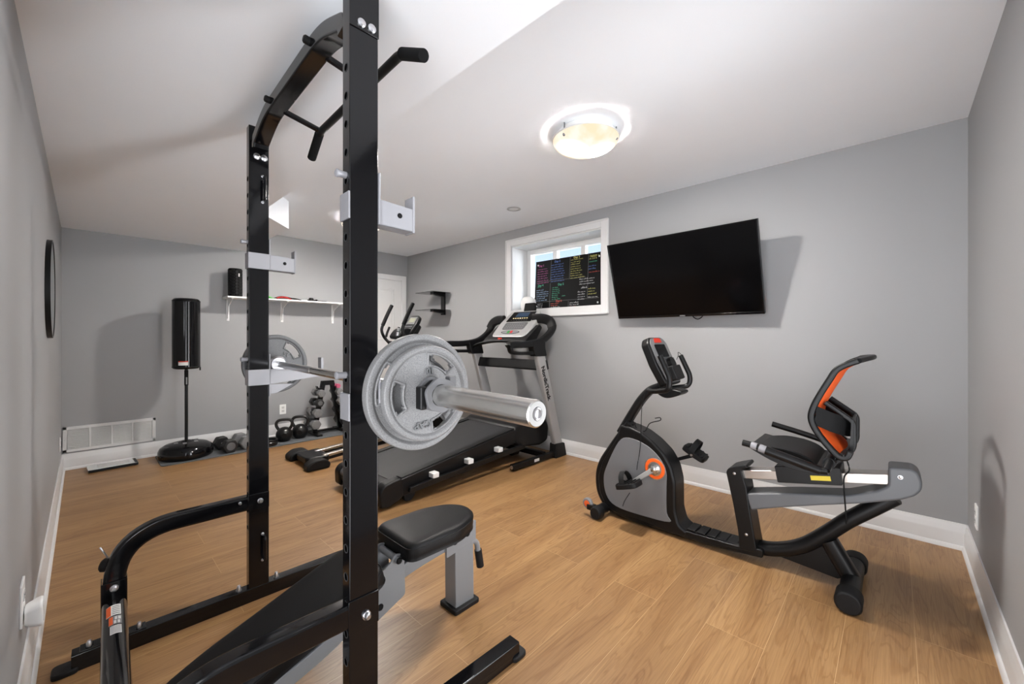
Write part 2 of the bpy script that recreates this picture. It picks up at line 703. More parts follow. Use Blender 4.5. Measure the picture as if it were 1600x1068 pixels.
def text_part(name, body, size, m, parent, M, depth=0.0008, bold=0.0):
    """lettering as a thin raised mesh; M places it in the world"""
    cu = bpy.data.curves.new(name, 'FONT')
    cu.body = body
    cu.size = size
    cu.align_x = 'CENTER'
    cu.align_y = 'CENTER'
    cu.extrude = depth
    cu.offset = bold
    t = bpy.data.objects.new(name, cu)
    COL.objects.link(t)
    dg = bpy.context.evaluated_depsgraph_get()
    dg.update()
    me = bpy.data.meshes.new_from_object(t.evaluated_get(dg))
    bpy.data.objects.remove(t)
    me.transform(W(parent).inverted() @ M if parent is not None else M)
    me.materials.clear()
    me.materials.append(MATS[m])
    o = bpy.data.objects.new(name, me)
    COL.objects.link(o)
    o.parent = parent
    return o


def frame(origin, xdir, ydir):
    """matrix whose local x / y axes run along xdir / ydir"""
    x = Vector(xdir).normalized()
    z = x.cross(Vector(ydir)).normalized()
    y = z.cross(x)
    return Matrix(((x.x, y.x, z.x, origin[0]), (x.y, y.y, z.y, origin[1]), (x.z, y.z, z.z, origin[2]), (0, 0, 0, 1)))


def bolt_mesh(c, axis, r=0.011, h=0.008):
    m = MB()
    a = Vector(axis).normalized()
    c = Vector(c)
    m.cyl(c, c + a * h * 0.25, r * 1.25, n=16)
    m.lathe([(r, 0), (r, h * 0.6), (r * 0.6, h), (0, h)], c + a * h * 0.25, a, n=12)
    return m


# ------------------------------------------------------------------ the room
XL, XR, YN, YF, ZC, ZB = -0.14, 3.42, -0.30, 5.45, 2.44, 2.19
T = 0.12
struct(MB().box(XL - T, XR + T, YN - T, YF + T, -0.1, 0).build('floor', 'oak_laminate'))
GAP_Y = 0.75                 # unseen gap added in the left wall to let fill light in
struct(MB().box(XL - T, XL, GAP_Y, YF, 0, ZC).box(XL - T, XL, YN - T, GAP_Y, 2.10, ZC).build('wall_left', 'wall_paint'))
struct(MB().box(XL, XR, YF, YF + T, 0, ZC).build('wall_far', 'wall_paint'))
GAP_XA, GAP_XB, GAP_ZT = 1.42, 2.00, 2.03        # unseen gap added behind the camera as an inlet for fill light
struct(MB().box(XL, GAP_XA, YN - T, YN, 0, ZC).box(GAP_XB, XR, YN - T, YN, 0, ZC).box(GAP_XA, GAP_XB, YN - T, YN, GAP_ZT, ZC).build('wall_near', 'wall_paint'))
# window wall with its opening
WY0, WY1, WZ0, WZ1 = 2.045, 3.24, 1.50, 2.252
w = MB()
WT = 0.42
w.box(XR, XR + WT, YN, WY0, 0, ZC).box(XR, XR + WT, WY1, YF, 0, ZC)
w.box(XR, XR + WT, WY0, WY1, 0, WZ0).box(XR, XR + WT, WY0, WY1, WZ1, ZC)
struct(w.build('wall_right', 'wall_paint'))
# ceiling with the lowered bulkhead on the left side
c = MB()
c.box(XL - T, XR + T, YN - T, YF + T, ZC, ZC + 0.1)
c.prism([(XL, YN), (0.965, YN), (0.965, 3.66), (1.285, 4.02), (1.285, YF), (XL, YF)], 'xy', ZB, ZC + 0.01)
struct(c.build('ceiling', 'ceiling_paint'))


def base_profile(h=0.145):
    return [(0, 0), (0.026, 0), (0.026, 0.012), (0.020, 0.022), (0.015, 0.024), (0.015, 0.092), (0.012, 0.098),
            (0.011, 0.120), (0.008, 0.128), (0.006, h), (0, h)]


pr = base_profile()
struct(MB().prism([(XL + p[0], p[1]) for p in pr], 'xz', GAP_Y, YF).build('baseboard_left', 'trim_paint'))
struct(MB().prism([(XR - p[0], p[1]) for p in pr], 'xz', YN, YF).build('baseboard_right', 'trim_paint'))
struct(MB().prism([(YN + p[0], p[1]) for p in pr], 'yz', GAP_XB + 0.01, XR).build('baseboard_near', 'trim_paint'))
struct(MB().prism([(YF - p[0], p[1]) for p in pr], 'yz', XL, 2.46).build('baseboard_far', 'trim_paint'))

# ---- window
win = thing('window_1', 'white framed basement window', 'window', (XR, 2.64, WZ0))
del win['label'], win['category']
struct(win)
cs = MB()
CW = 0.078
for y0, y1, z0, z1 in ((WY0 - CW, WY0, WZ0 - CW, WZ1 + CW), (WY1, WY1 + CW, WZ0 - CW, WZ1 + CW),
                       (WY0, WY1, WZ1, WZ1 + CW), (WY0, WY1, WZ0 - CW, WZ0)):
    cs.box(XR - 0.018, XR + 0.002, y0, y1, z0, z1)
cs.build('casing', 'trim_paint', win, bevel=0.004)
cb = MB()                       # raised outer edge band of the casing
for y0, y1, z0, z1 in ((WY0 - CW, WY0 - CW + 0.018, WZ0 - CW, WZ1 + CW), (WY1 + CW - 0.018, WY1 + CW, WZ0 - CW, WZ1 + CW),
                       (WY0 - CW, WY1 + CW, WZ1 + CW - 0.018, WZ1 + CW), (WY0 - CW, WY1 + CW, WZ0 - CW, WZ0 - CW + 0.018)):
    cb.box(XR - 0.026, XR - 0.016, y0, y1, z0, z1)
cb.build('casing_band', 'trim_paint', win, bevel=0.004)
jb = MB()
j = 0.012
jb.box(XR, XR + 0.26, WY0, WY0 + j, WZ0, WZ1).box(XR, XR + 0.26, WY1 - j, WY1, WZ0, WZ1)
jb.box(XR, XR + 0.26, WY0, WY1, WZ1 - j, WZ1)
jb.build('jamb', 'trim_paint', win)
MB().box(XR, XR + 0.30, WY0, WY1, WZ0 - 0.002, WZ0 + 0.014).build('sill', 'trim_paint', win, bevel=0.003)
fx0, fx1 = XR + 0.26, XR + 0.33
fr = MB()
fw = 0.055
iy0, iy1, iz0, iz1 = WY0 + j, WY1 - j, WZ0 + 0.014, WZ1 - j
fr.box(fx0, fx1, iy0, iy0 + fw, iz0, iz1).box(fx0, fx1, iy1 - fw, iy1, iz0, iz1)
fr.box(fx0, fx1, iy0 + fw, iy1 - fw, iz0, iz0 + fw).box(fx0, fx1, iy0 + fw, iy1 - fw, iz1 - fw, iz1)
fr.build('window_frame', 'white_plastic', win, bevel=0.004)
for yy in (2.44, 2.82):
    MB().box(fx0 + 0.012, fx1 - 0.005, yy - 0.028, yy + 0.028, iz0 + fw, iz1 - fw).build('mullion', 'white_plastic', win, bevel=0.004)
MB().box(fx0 + 0.045, fx0 + 0.049, iy0 + fw - 0.005, iy1 - fw + 0.005, iz0 + fw - 0.005, iz1 - fw + 0.005).build('glass_pane', 'window_glass', win)

# ---- door on the far wall (mostly behind the rack)
dr = thing('door_1', 'white door', 'door', (2.9, YF, 0))
del dr['label'], dr['category']
struct(dr)
dc = MB()
DX0, DX1, DZ = 2.50, 3.315, 2.05
for x0, x1, z0, z1 in ((DX0 - 0.075, DX0, 0, DZ + 0.075), (DX1, DX1 + 0.075, 0, DZ + 0.075), (DX0, DX1, DZ, DZ + 0.075)):
    dc.box(x0, x1, YF - 0.02, YF, z0, z1)
dc.build('casing', 'trim_paint', dr, bevel=0.004)
MB().box(DX0, DX1, YF - 0.008, YF, 0.005, DZ).build('door_panel', 'door_paint', dr)
for z0, z1 in ((0.25, 1.02), (1.16, 1.92)):
    q = MB()
    x0, x1 = DX0 + 0.12, DX1 - 0.12
    for a in ((x0, x1, z0, z0 + 0.025), (x0, x1, z1 - 0.025, z1), (x0, x0 + 0.025, z0, z1), (x1 - 0.025, x1, z0, z1)):
        q.box(a[0], a[1], YF - 0.016, YF - 0.007, a[2], a[3])
    q.box(x0 + 0.05, x1 - 0.05, YF - 0.014, YF - 0.007, z0 + 0.05, z1 - 0.05)
    q.build('raised_moulding', 'door_paint', dr, bevel=0.003)
hd = MB()
hd.cyl((DX0 + 0.07, YF - 0.008, 1.0), (DX0 + 0.07, YF - 0.014, 1.0), 0.028)
hd.cyl((DX0 + 0.07, YF - 0.014, 1.0), (DX0 + 0.07, YF - 0.05, 1.0), 0.011)
hd.tube([(DX0 + 0.07, YF - 0.05, 1.0), (DX0 + 0.18, YF - 0.05, 1.0)], rrect(0.018, 0.012, 0.004))
hd.build('door_handle', 'zinc', dr)


# ------------------------------------------------------------------ ceiling lamps
def ceiling_lamp(x, y, label):
    t = thing('ceiling_lamp', label, 'ceiling lamp', (x, y, ZC), 0, 'flush ceiling lamps')
    MB().lathe([(0, 0), (0.165, 0), (0.17, -0.006), (0.17, -0.030), (0.192, -0.037), (0.192, -0.041), (0, -0.040)], (x, y, ZC)).build('ceiling_plate', 'white_plastic', t)
    prof = []
    for k in range(13):
        a = k / 12
        prof.append((0.197 * math.sin(a * PI / 2), -0.046 - 0.078 * math.cos(a * PI / 2)))
    MB().lathe([(r, z) for r, z in prof], (x, y, ZC), n=48).build('glass_bowl', 'lamp_glass', t, smooth=80)
    MB().lathe([(0.194, -0.050), (0.2, -0.048), (0.2, -0.042), (0.194, -0.041), (0.194, -0.050)], (x, y, ZC), n=48).build('bowl_rim', 'label_white', t)
    for k in range(3):
        a = R(52 + 120 * k)
        q = MB()
        cx, cy = x + 0.182 * math.cos(a), y + 0.182 * math.sin(a)
        q.lathe([(0, -0.078), (0.007, -0.076), (0.010, -0.070), (0.010, -0.060), (0.004, -0.056), (0.004, 0), (0, 0)], (cx, cy, ZC), n=12)
        q.build('finial', 'label_grey', t)
    return t


ceiling_lamp(2.085, 1.36, 'lit frosted glass bowl ceiling lamp nearest the television')
ceiling_lamp(2.03, 4.13, 'lit frosted glass ceiling lamp near the door, mostly behind the black upright')

sp = thing('ceiling_speaker', 'small round white recessed fitting in ceiling before the window', 'ceiling fitting', (2.85, 2.67, ZC))
MB().lathe([(0.048, -0.001), (0.066, -0.001), (0.068, -0.006), (0.05, -0.009), (0.046, -0.004), (0.048, -0.001)], (2.85, 2.67, ZC), n=36).build('trim_ring', 'vent_dark', sp)
MB().lathe([(0, -0.002), (0.047, -0.002), (0.047, -0.0005), (0, -0.0005)], (2.85, 2.67, ZC), n=36).build('centre_disc', 'trim_paint', sp)


# ------------------------------------------------------------------ power rack
RY = R(-1.7)
rack = thing('power_rack', 'glossy black steel power rack with pull-up bar standing around the bench', 'power rack', (0.522, 1.066, 0), RY)
RM = W(rack)
S = 1.08                                       # spacing of the two uprights along the rack's own y axis
UW, UD, UH = 0.080, 0.046, 2.165


def rk(m, name, material, bevel=0.0, label=None, parent=None, smooth=38):
    """m holds rack-local coordinates; build it as a child of the rack"""
    m.bm.transform(RM)
    o = m.build(name, material, parent or rack, bevel=bevel, smooth=smooth)
    if label:
        o['label'] = label
    return o


RZ = 0.062                                     # height of the base rails
for k, s_ in ((0, -1), (S, 1)):
    rk(MB().tube([(0, k, RZ), (0, k, UH)], rrect(UD, UW, 0.003), up=(1, 0, 0)), 'upright', 'gloss_black')
    up = rack.children[-1]
    hole0 = None
    for i in range(22):
        z = 0.335 + 0.0757 * i
        if z > UH - 0.1:
            continue
        if hole0 is None:
            h = MB().lathe([(0.0118, 0), (0.0118, 0.0008), (0.0102, 0.0012), (0.0092, 0.0002), (0, 0.0002)], (-UW / 2, k, z), (-1, 0, 0), n=20)
            hole0, hz0 = rk(h, 'adjustment_hole', 'hole_shade', parent=up), z
            hole0.data.materials.append(MATS['hole_rim'])
            ctr = sum((v.co for v in hole0.data.vertices), Vector()) / len(hole0.data.vertices)
            for p in hole0.data.polygons:
                if Vector((0, p.center.y - ctr.y, p.center.z - ctr.z)).length > 0.0095:
                    p.material_index = 1
        else:
            h2 = hole0.copy()
            COL.objects.link(h2)
            h2.parent = up
            h2.location = (0, 0, z - hz0)
    # base rail running along x
    rk(MB().tube([(-0.585, k, RZ / 2), (0.60, k, RZ / 2)], rrect(0.052, RZ, 0.004)), 'base_rail', 'gloss_black')
    for sx in (-0.60, 0.60):
        q = MB()
        q.prism(rpoly([(sx - 0.035, k - 0.036), (sx + 0.035, k - 0.036), (sx + 0.035, k + 0.036), (sx - 0.035, k + 0.036)], 0.02), 'xy', 0.0, 0.018)
        rk(q, 'rubber_foot', 'rubber', bevel=0.004)
    # bent rear strut from the upright back and down to the rail
    path = fillet([(-0.035, k, 0.449 if k else 0.464), (-0.475, k, 0.449 if k else 0.464), (-0.475, k, RZ)], 0.20, 14)
    rk(MB().tube(path, rrect(0.064, 0.05, 0.010), up=(0, 1, 0)), 'rear_strut', 'gloss_black')
    # clevis plates where the strut meets the upright
    yb = k - UD / 2
    q = MB()
    q.box(-UW / 2 - 0.004, UW / 2 + 0.0, yb - 0.004, yb, *((0.415, 0.487) if k else (0.418, 0.506)))
    rk(q, 'strut_bracket', 'gloss_black', bevel=0.0015)
    rk(bolt_mesh((0.004, yb - 0.004, 0.452), (0, -1, 0), 0.0095, 0.012), 'bolt', 'zinc')
    if k:
        rk(bolt_mesh((-0.075, k - 0.026, 0.462), (0, -1, 0), 0.005, 0.012), 'bolt', 'zinc')
    for bx in (-0.075, 0.075, -0.405, -0.54):
        rk(bolt_mesh((bx, k - 0.004, RZ), (0, 0, 1), 0.009, 0.02), 'bolt', 'zinc')
    # mounting tabs of the rear strut on the rail
    rk(MB().box(-0.565, -0.385, k - 0.024, k + 0.024, RZ, RZ + 0.005), 'strut_foot_plate', 'gloss_black', bevel=0.0015)
    # bolt pair under the arch
    for bx in (-0.009, 0.020):
        rk(bolt_mesh((bx, yb - 0.001, 2.030 if k else 2.046), (0, -1, 0), 0.0115, 0.006), 'bolt', 'zinc')
    # pull handles on the upright's narrow side
    if k:
        for zc in (1.885, 0.235):
            rk(MB().tube(fillet([(0.018, yb, zc - 0.052), (0.018, yb - 0.03, zc - 0.052), (0.018, yb - 0.03, zc + 0.052), (0.018, yb, zc + 0.052)], 0.012, 4), 0.0055, up=(1, 0, 0)), 'band_handle', 'gloss_black')
            for zz in (-0.052, 0.052):
                rk(bolt_mesh((0.014, yb, zc + zz + (0.008 if zz > 0 else -0.008)), (0, -1, 0), 0.005, 0.006), 'bolt', 'zinc')
    # bar catch: clasp round the upright, arm and upturned end plate
    for nm, z0, z1 in (('bar_catch', 1.516, 1.588), ('safety_arm', 0.982, 1.054)):
        q = MB()
        g = 0.005
        q.box(-UW / 2 - g, -UW / 2, k - UD / 2 - g, k + UD / 2 + g, z0, z1)
        if k:                      # the clasp is open on the outer face of each upright
            q.box(-UW / 2 - g, UW / 2 + g, k - UD / 2 - g, k - UD / 2, z0, z1)
        else:
            q.box(-UW / 2 - g, UW / 2 + g, k + UD / 2, k + UD / 2 + g, z0, z1)
        q.box(UW / 2, UW / 2 + g, k - UD / 2 - g, k + UD / 2 + g, z0 - (0.055 if nm == 'safety_arm' else 0.0), z1 + 0.07)
        x0 = UW / 2 + g
        if nm == 'bar_catch':
            x1 = x0 + 0.105
            for yy in (k - 0.022, k + 0.018):
                q.prism([(x0, z0), (x1, z0 - 0.002), (x1, z1 - 0.006), (x0, z1)], 'xz', yy, yy + 0.004)
            q.prism([(x0, z0), (x1, z0 - 0.002), (x1, z0 + 0.002), (x0, z0 + 0.004)], 'xz', k - 0.022, k + 0.022)
            q.box(x1 - 0.001, x1 + 0.006, k - 0.024, k + 0.024, z0 - 0.004, z1 + 0.032)
        else:
            x1 = x0 + 0.235
            for yy in (k - 0.022, k + 0.018):
                q.prism([(x0, z0), (x1, z0 + 0.025), (x1, z0 + 0.045), (x0, z1 - 0.006)], 'xz', yy, yy + 0.004)
            q.prism([(x0, z1 - 0.006), (x1, z0 + 0.045), (x1, z0 + 0.050), (x0, z1)], 'xz', k - 0.022, k + 0.022)
            q.prism([(x0, z0), (x0 + 0.10, z0 - 0.004), (x0 + 0.03, z0 - 0.042), (x0, z0 - 0.046)], 'xz', k - 0.022, k - 0.018)
            q.prism(rpoly([(x1 - 0.006, z0 + 0.045), (x1 + 0.006, z0 + 0.045), (x1 + 0.006, z1 + 0.045), (x1 - 0.006, z1 + 0.045)], 0.005), 'xz', k - 0.022, k + 0.022)
        o = rk(q, nm, 'silver_paint', bevel=0.0012, label='pale silver ' + nm.replace('_', ' '))
        if nm == 'bar_catch':
            rk(bolt_mesh((x0 + 0.062, k - 0.022, (z0 + z1) / 2 + 0.002), (0, -1, 0), 0.006, 0.004), 'bolt', 'matte_black', parent=o)
        pz = z1 + 0.048
        rk(MB().lathe([(0, 0), (0.009, 0), (0.009, 0.018), (0.0105, 0.02), (0.0105, 0.026), (0.008, 0.028), (0, 0.028)], (-UW / 2, k, pz), (-1, 0, 0), n=16), 'lock_pin', 'silver_paint', parent=o)

# rear round crossmember with warning labels
RXC = -0.475
cm = MB().cyl((RXC, 0.03, 0.200), (RXC, S - 0.03, 0.200), 0.034, n=28)
rk(cm, 'rear_crossmember', 'gloss_black')
for k in (0, S):
    q = MB()
    q.box(RXC - 0.036, RXC + 0.036, k - 0.032, k - 0.026, 0.10, 0.285)
    q.box(RXC - 0.036, RXC - 0.033, k - 0.03, k + 0.03, 0.10, 0.285)
    q.box(RXC + 0.033, RXC + 0.036, k - 0.03, k + 0.03, 0.10, 0.285)
    rk(q, 'crossmember_bracket', 'gloss_black', bevel=0.001)
    rk(bolt_mesh((RXC, k - 0.032, 0.262), (0, -1, 0), 0.010, 0.010), 'bolt', 'zinc')


def on_tube(y0, y1, a0, a1, r=0.0345):
    """patch lying on the crossmember, angles measured from straight up"""
    rows = []
    for i in range(2):
        yy = y0 + (y1 - y0) * i
        rows.append([(RXC + r * math.sin(R(a0 + (a1 - a0) * q / 6)), yy, 0.200 + r * math.cos(R(a0 + (a1 - a0) * q / 6))) for q in range(7)])
    return MB().grid(rows, 0.0004)


lab = rk(on_tube(0.90, 0.975, -38, 28), 'warning_label', 'label_white', label='white and orange warning label')
rk(on_tube(0.902, 0.972, -37, -16, 0.0349), 'label_field', 'label_orange', parent=lab)
for i in range(5):
    rk(on_tube(0.908 + i * 0.013, 0.913 + i * 0.013, -10, 24, 0.0349), 'label_lines', 'label_grey', parent=lab)
lab = rk(on_tube(0.835, 0.893, -26, 30), 'warning_label', 'label_grey', label='grey pictogram warning label')
rk(on_tube(0.838, 0.890, -25, -8, 0.0349), 'label_field', 'label_orange', parent=lab)
for i, (a0, a1) in enumerate(((-4, 6), (12, 22), (0, 10), (14, 26))):
    rk(on_tube(0.84 + 0.026 * (i // 2), 0.86 + 0.026 * (i // 2), a0, a1, 0.0349), 'pictogram', 'label_white', parent=lab)
lab = rk(on_tube(0.775, 0.828, -20, 28), 'warning_label', 'label_white', label='white ruled warning label')
for i in range(6):
    rk(on_tube(0.780 + i * 0.008, 0.783 + i * 0.008, -17, 25, 0.0349), 'label_lines', 'label_grey', parent=lab)
# storage knob and lever behind the far strut
q = MB()
q.lathe([(0, 0), (0.022, 0), (0.024, 0.006), (0.024, 0.03), (0.018, 0.036), (0, 0.036)], (-0.478, S + 0.02, 0.33), (-0.75, 0.3, 0.15), n=20)
rk(q, 'lock_knob', 'rubber')
rk(MB().cyl((-0.49, S + 0.03, 0.355), (-0.513, S + 0.03, 0.405), 0.003, n=8), 'lock_lever', 'zinc')

# arch between the tops of the uprights
AX0, AX1 = -0.032, 0.026
ax = (AX0 + AX1) / 2
path = fillet([(ax, S - UD / 2 - 0.028, 2.055), (ax, S - UD / 2 - 0.034, 2.085), (ax, S - 0.22, 2.146), (ax, 0.22, 2.146), (ax, UD / 2 + 0.034, 2.085), (ax, UD / 2 + 0.028, 2.055)], 0.10, 8)
rk(MB().tube(path, rrect(0.062, 0.05, 0.006), up=(0, 0, 1)), 'top_arch', 'gloss_black')
rk(MB().box(-UW / 2 - 0.001, UW / 2 + 0.001, -UD / 2 - 0.003, -UD / 2, 2.028, UH), 'arch_plate', 'gloss_black', bevel=0.001)
# pull-up bar carried in front of the arch
HX = 0.165
path = fillet([(HX + 0.012, 0.90, 2.035), (HX, 0.765, 2.098), (HX, 0.075, 2.098), (HX + 0.010, -0.035, 2.045)], 0.03, 6)
pb = rk(MB().tube(path, 0.0145, up=(1, 0, 0)), 'pull_up_bar', 'satin_black')
for a, b in (((HX + 0.0125, 0.905, 2.0327), (HX + 0.0005, 0.775, 2.094)), ((HX + 0.0005, 0.065, 2.094), (HX + 0.0105, -0.040, 2.0425))):
    rk(MB().cyl(a, b, 0.0185), 'grip', 'foam', parent=pb)
for yy in (0.755, 0.30):
    rk(MB().cyl((AX1 - 0.005, yy, 2.128), (HX + 0.004, yy, 2.098), 0.0115), 'bar_arm', 'gloss_black', parent=pb)
    rk(MB().lathe([(0, 0), (0.013, 0), (0.013, 0.016), (0.009, 0.02), (0, 0.02)], (AX0, yy, 2.152), (-1, 0, 0.1), n=16), 'end_cap', 'rubber', parent=pb)

# ------------------------------------------------------------------ barbell and its plates
BA, BB = V(0.5465, 0.455, 1.069), V(0.642, 2.150, 1.0735)
BD = (BB - BA).normalized()
BYAW = -math.atan2(BD.x, BD.y)


def bp(t):
    return BA + BD * t


bar = thing('barbell', 'long chrome barbell resting across the rack safety arms', 'barbell', tuple(bp(0)), BYAW)
MB().cyl(bp(0.39), bp(1.74), 0.0143, n=24).build('shaft', 'chrome', bar)
for a, b in ((0.47, 0.86), (1.20, 1.66)):
    MB().cyl(bp(a), bp(b), 0.0146, n=24).build('knurling', 'zinc', bar)
for t0, t1, sgn in ((0.0, 0.415, 1), (2.13, 1.715, -1)):
    sl = MB().lathe([(0, 0), (0.0115, 0), (0.0115, 0.003), (0.014, 0.003), (0.014, 0.0), (0.0225, 0.0), (0.0248, 0.0025), (0.0248, 0.415), (0, 0.415)][5:],
                    bp(t0), BD * sgn, n=40).build('sleeve', 'brushed', bar)
    MB().lathe([(0, 0.003), (0.0115, 0.003), (0.0125, 0.0), (0.0222, 0.0), (0.0225, 0.002)], bp(t0), BD * sgn, n=40).build('end_cap', 'sleeve_end', sl)
    MB().lathe([(0.0, -0.0), (0.006, -0.0), (0.0085, -0.0015), (0.0115, -0.0005), (0.0115, 0.002), (0, 0.002)], bp(t0), BD * sgn, n=20).build('end_bolt', 'zinc', sl)
    MB().lathe([(0, 0), (0.036, 0), (0.038, 0.003), (0.038, 0.014), (0.03, 0.022), (0, 0.022)], bp(t1), BD * sgn, n=32).build('collar', 'zinc', bar)


def plate(name, t, rad, thick, rot, facing, m, label, num, brand, hx=None):
    """grip plate on the sleeve at bar parameter t (its face towards the near end)"""
    root = thing(name, label, 'weight plate', tuple(bp(t)), 0, 'grey grip plates on the barbell')
    # local frame: z along the face normal
    n = (-BD if facing < 0 else BD)
    up = V(0, 0, 1)
    xd = up.cross(n).normalized()
    F = frame(bp(t), xd, up) @ Matrix.Rotation(rot, 4, 'Z')
    # bmesh plate: disc with three curved grip windows, raised rim and hub
    bm = MB()
    rin, rhub = rad * 0.89, 0.0255
    win_r0, win_r1 = rad * 0.58, rad * 0.82
    rings = [rhub, rad * 0.25, rad * 0.42, win_r0, win_r0 + (win_r1 - win_r0) * 0.15, win_r1 - (win_r1 - win_r0) * 0.15, win_r1, rin * 0.965]
    N = 96
    half = thick * 0.26
    def inwin(ang):
        a = (math.degrees(ang) - 60) % 120
        return a > 35 and a < 85
    def edge(ang):
        a = (math.degrees(ang) - 60) % 120
        return (35 < a < 40) or (80 < a < 85)
    grid = {}
    for side in (1, -1):
        for i, r in enumerate(rings):
            for kk in range(N):
                a = 2 * PI * kk / N
                z = half if r > rad * 0.3 else thick * 0.5
                grid[(side, i, kk)] = bm.bm.verts.new(F @ V(r * math.cos(a), r * math.sin(a), side * z))
    def open_cell(i, kk):
        a = 2 * PI * (kk + 0.5) / N
        if not inwin(a):
            return False
        if i == 4:
            return True
        if i in (3, 5):
            return not edge(a)
        return False
    for i in range(len(rings) - 1):
        for kk in range(N):
            k2 = (kk + 1) % N
            if open_cell(i, kk):
                for (di, dk, e0, e1) in ((0, -1, (i, kk), (i + 1, kk)), (0, 1, (i + 1, k2), (i, k2)), (-1, 0, (i, k2), (i, kk)), (1, 0, (i + 1, kk), (i + 1, k2))):
                    if not open_cell(i + di, (kk + dk) % N):
                        bm.bm.faces.new((grid[(1,) + e0], grid[(1,) + e1], grid[(-1,) + e1], grid[(-1,) + e0]))
                continue
            for side in (1, -1):
                bm.bm.faces.new((grid[(side, i, kk)], grid[(side, i + 1, kk)], grid[(side, i + 1, k2)], grid[(side, i, k2)]))
    bm.build('plate_disc', m, root, smooth=30)
    t2 = thick / 2
    MB().lathe([(rin * 0.955, half), (rin, t2 - 0.002), (rin + 0.003, t2), (rad - 0.003, t2), (rad, t2 - 0.003), (rad, -t2 + 0.003), (rad - 0.003, -t2),
                (rin + 0.003, -t2), (rin, -t2 + 0.002), (rin * 0.955, -half)], F.translation, n, n=72).build('rim', m, root, smooth=50)
    MB().lathe([(rhub, half), (rhub, t2 + 0.004), (rad * 0.26, t2 + 0.004), (rad * 0.28, half - 0.001)], F.translation, n, n=48).build('hub', m, root)
    def at(deg, r_):
        """lettering frame: upright in the plate's own frame, centred at an angle and radius"""
        return F @ Matrix.Translation((r_ * math.cos(R(deg)), r_ * math.sin(R(deg)), half + 0.001))
    # raised lips round the grip windows
    for c3 in (0, 120, 240):
        ring = []
        r0_, r1_ = win_r0 * 0.985, win_r1 * 1.015
        for d_ in range(-26, 27, 4):
            ring.append((r1_ * math.cos(R(c3 + d_)), r1_ * math.sin(R(c3 + d_))))
        for d_ in range(26, -27, -4):
            ring.append((r0_ * math.cos(R(c3 + d_)), r0_ * math.sin(R(c3 + d_))))
        ring = rpoly(ring, rad * 0.05, 2)
        MB().tube([F @ V(x_, y_, half) for x_, y_ in ring], circ(rad * 0.024, 8), up=n, closed=True).build('window_lip', m, root, smooth=60)
    if num:
        text_part('number', num, rad * (0.18 if num == '10' else 0.22), 'hammertone_dark' if m == 'hammertone' else 'hammertone', root, at(262 if num == '10' else 245, rad * (0.47 if num == '10' else 0.46)), 0.0045, 0.0006)
    if brand:
        text_part('maker_mark', brand, rad * 0.21, 'hammertone_dark', root, at(74, rad * 0.66), 0.003, 0.0006)
    return root


plate('weight_plate', 0.396, 0.141, 0.026, R(165), -1, 'hammertone', 'large silver-grey grip plate at the near end, behind the smaller plate', '25', 'CAP')
plate('weight_plate', 0.364, 0.114, 0.022, R(184), -1, 'hammertone', 'smaller silver-grey grip plate at the near end, against the lock collar', '10', 'CAP')
plate('weight_plate', 1.752, 0.141, 0.026, R(160), -1, 'hammertone_dark', 'dark grey grip plate at the far end of the barbell', '25', None)

# lock-jaw collar outside the near plates
cl = thing('bar_collar', 'dark grey hexagonal clamp collar on the barbell sleeve', 'barbell collar', tuple(bp(0.33)), BYAW)


def hexring(t0, t1, r0, r1, rot=0.0):
    a = frame(bp(t0), BD.cross(V(0, 0, 1)), V(0, 0, 1))
    m = MB()
    o0 = [(r1 * math.cos(R(60 * k + 30) + rot), r1 * math.sin(R(60 * k + 30) + rot)) for k in range(6)]
    outer = rpoly(o0, 0.012, 3)
    nn = len(outer)
    inner = [(r0 * math.cos(math.atan2(p[1], p[0])), r0 * math.sin(math.atan2(p[1], p[0]))) for p in outer]
    fn = Vector((a[0][2], a[1][2], a[2][2])).dot(BD)
    vs_ = []
    for pl, t in ((inner, 0), (outer, 0), (outer, t1 - t0), (inner, t1 - t0)):
        vs_.append([m.bm.verts.new(a @ V(p[0], p[1], t * fn)) for p in pl])
    for A, B in zip(vs_, vs_[1:] + vs_[:1]):
        for k in range(nn):
            m.bm.faces.new((A[k], A[(k + 1) % nn], B[(k + 1) % nn], B[k]))
    return m


hexring(0.300, 0.309, 0.0252, 0.044, R(12)).build('front_flange', 'mid_grey', cl, bevel=0.001)
hexring(0.309, 0.335, 0.0252, 0.037, R(12)).build('clamp_body', 'satin_black', cl, bevel=0.001)
hexring(0.335, 0.346, 0.0252, 0.045, R(12)).build('rear_flange', 'mid_grey', cl, bevel=0.001)
q = MB()
a = frame(bp(0.322), BD.cross(V(0, 0, 1)), V(0, 0, 1))
lev = MB()
lev.box(-0.048, -0.032, -0.030, 0.022, -0.012, 0.012, a)
lev.build('lever', 'satin_black', cl, bevel=0.003)
lev = MB()
lev.box(0.030, 0.050, -0.018, 0.040, -0.010, 0.010, a)
lev.build('latch', 'mid_grey', cl, bevel=0.003)


# ------------------------------------------------------------------ weight bench
bn = thing('weight_bench', 'adjustable bench with black vinyl pads and grey frame inside the rack', 'weight bench', (0.66, 1.43, 0))
BY = 1.43
seat = rpoly([(0.825, 1.295), (1.06, 1.29), (1.17, 1.335), (1.215, 1.40), (1.215, 1.46), (1.17, 1.525), (1.06, 1.57), (0.825, 1.565)], 0.045, 5)


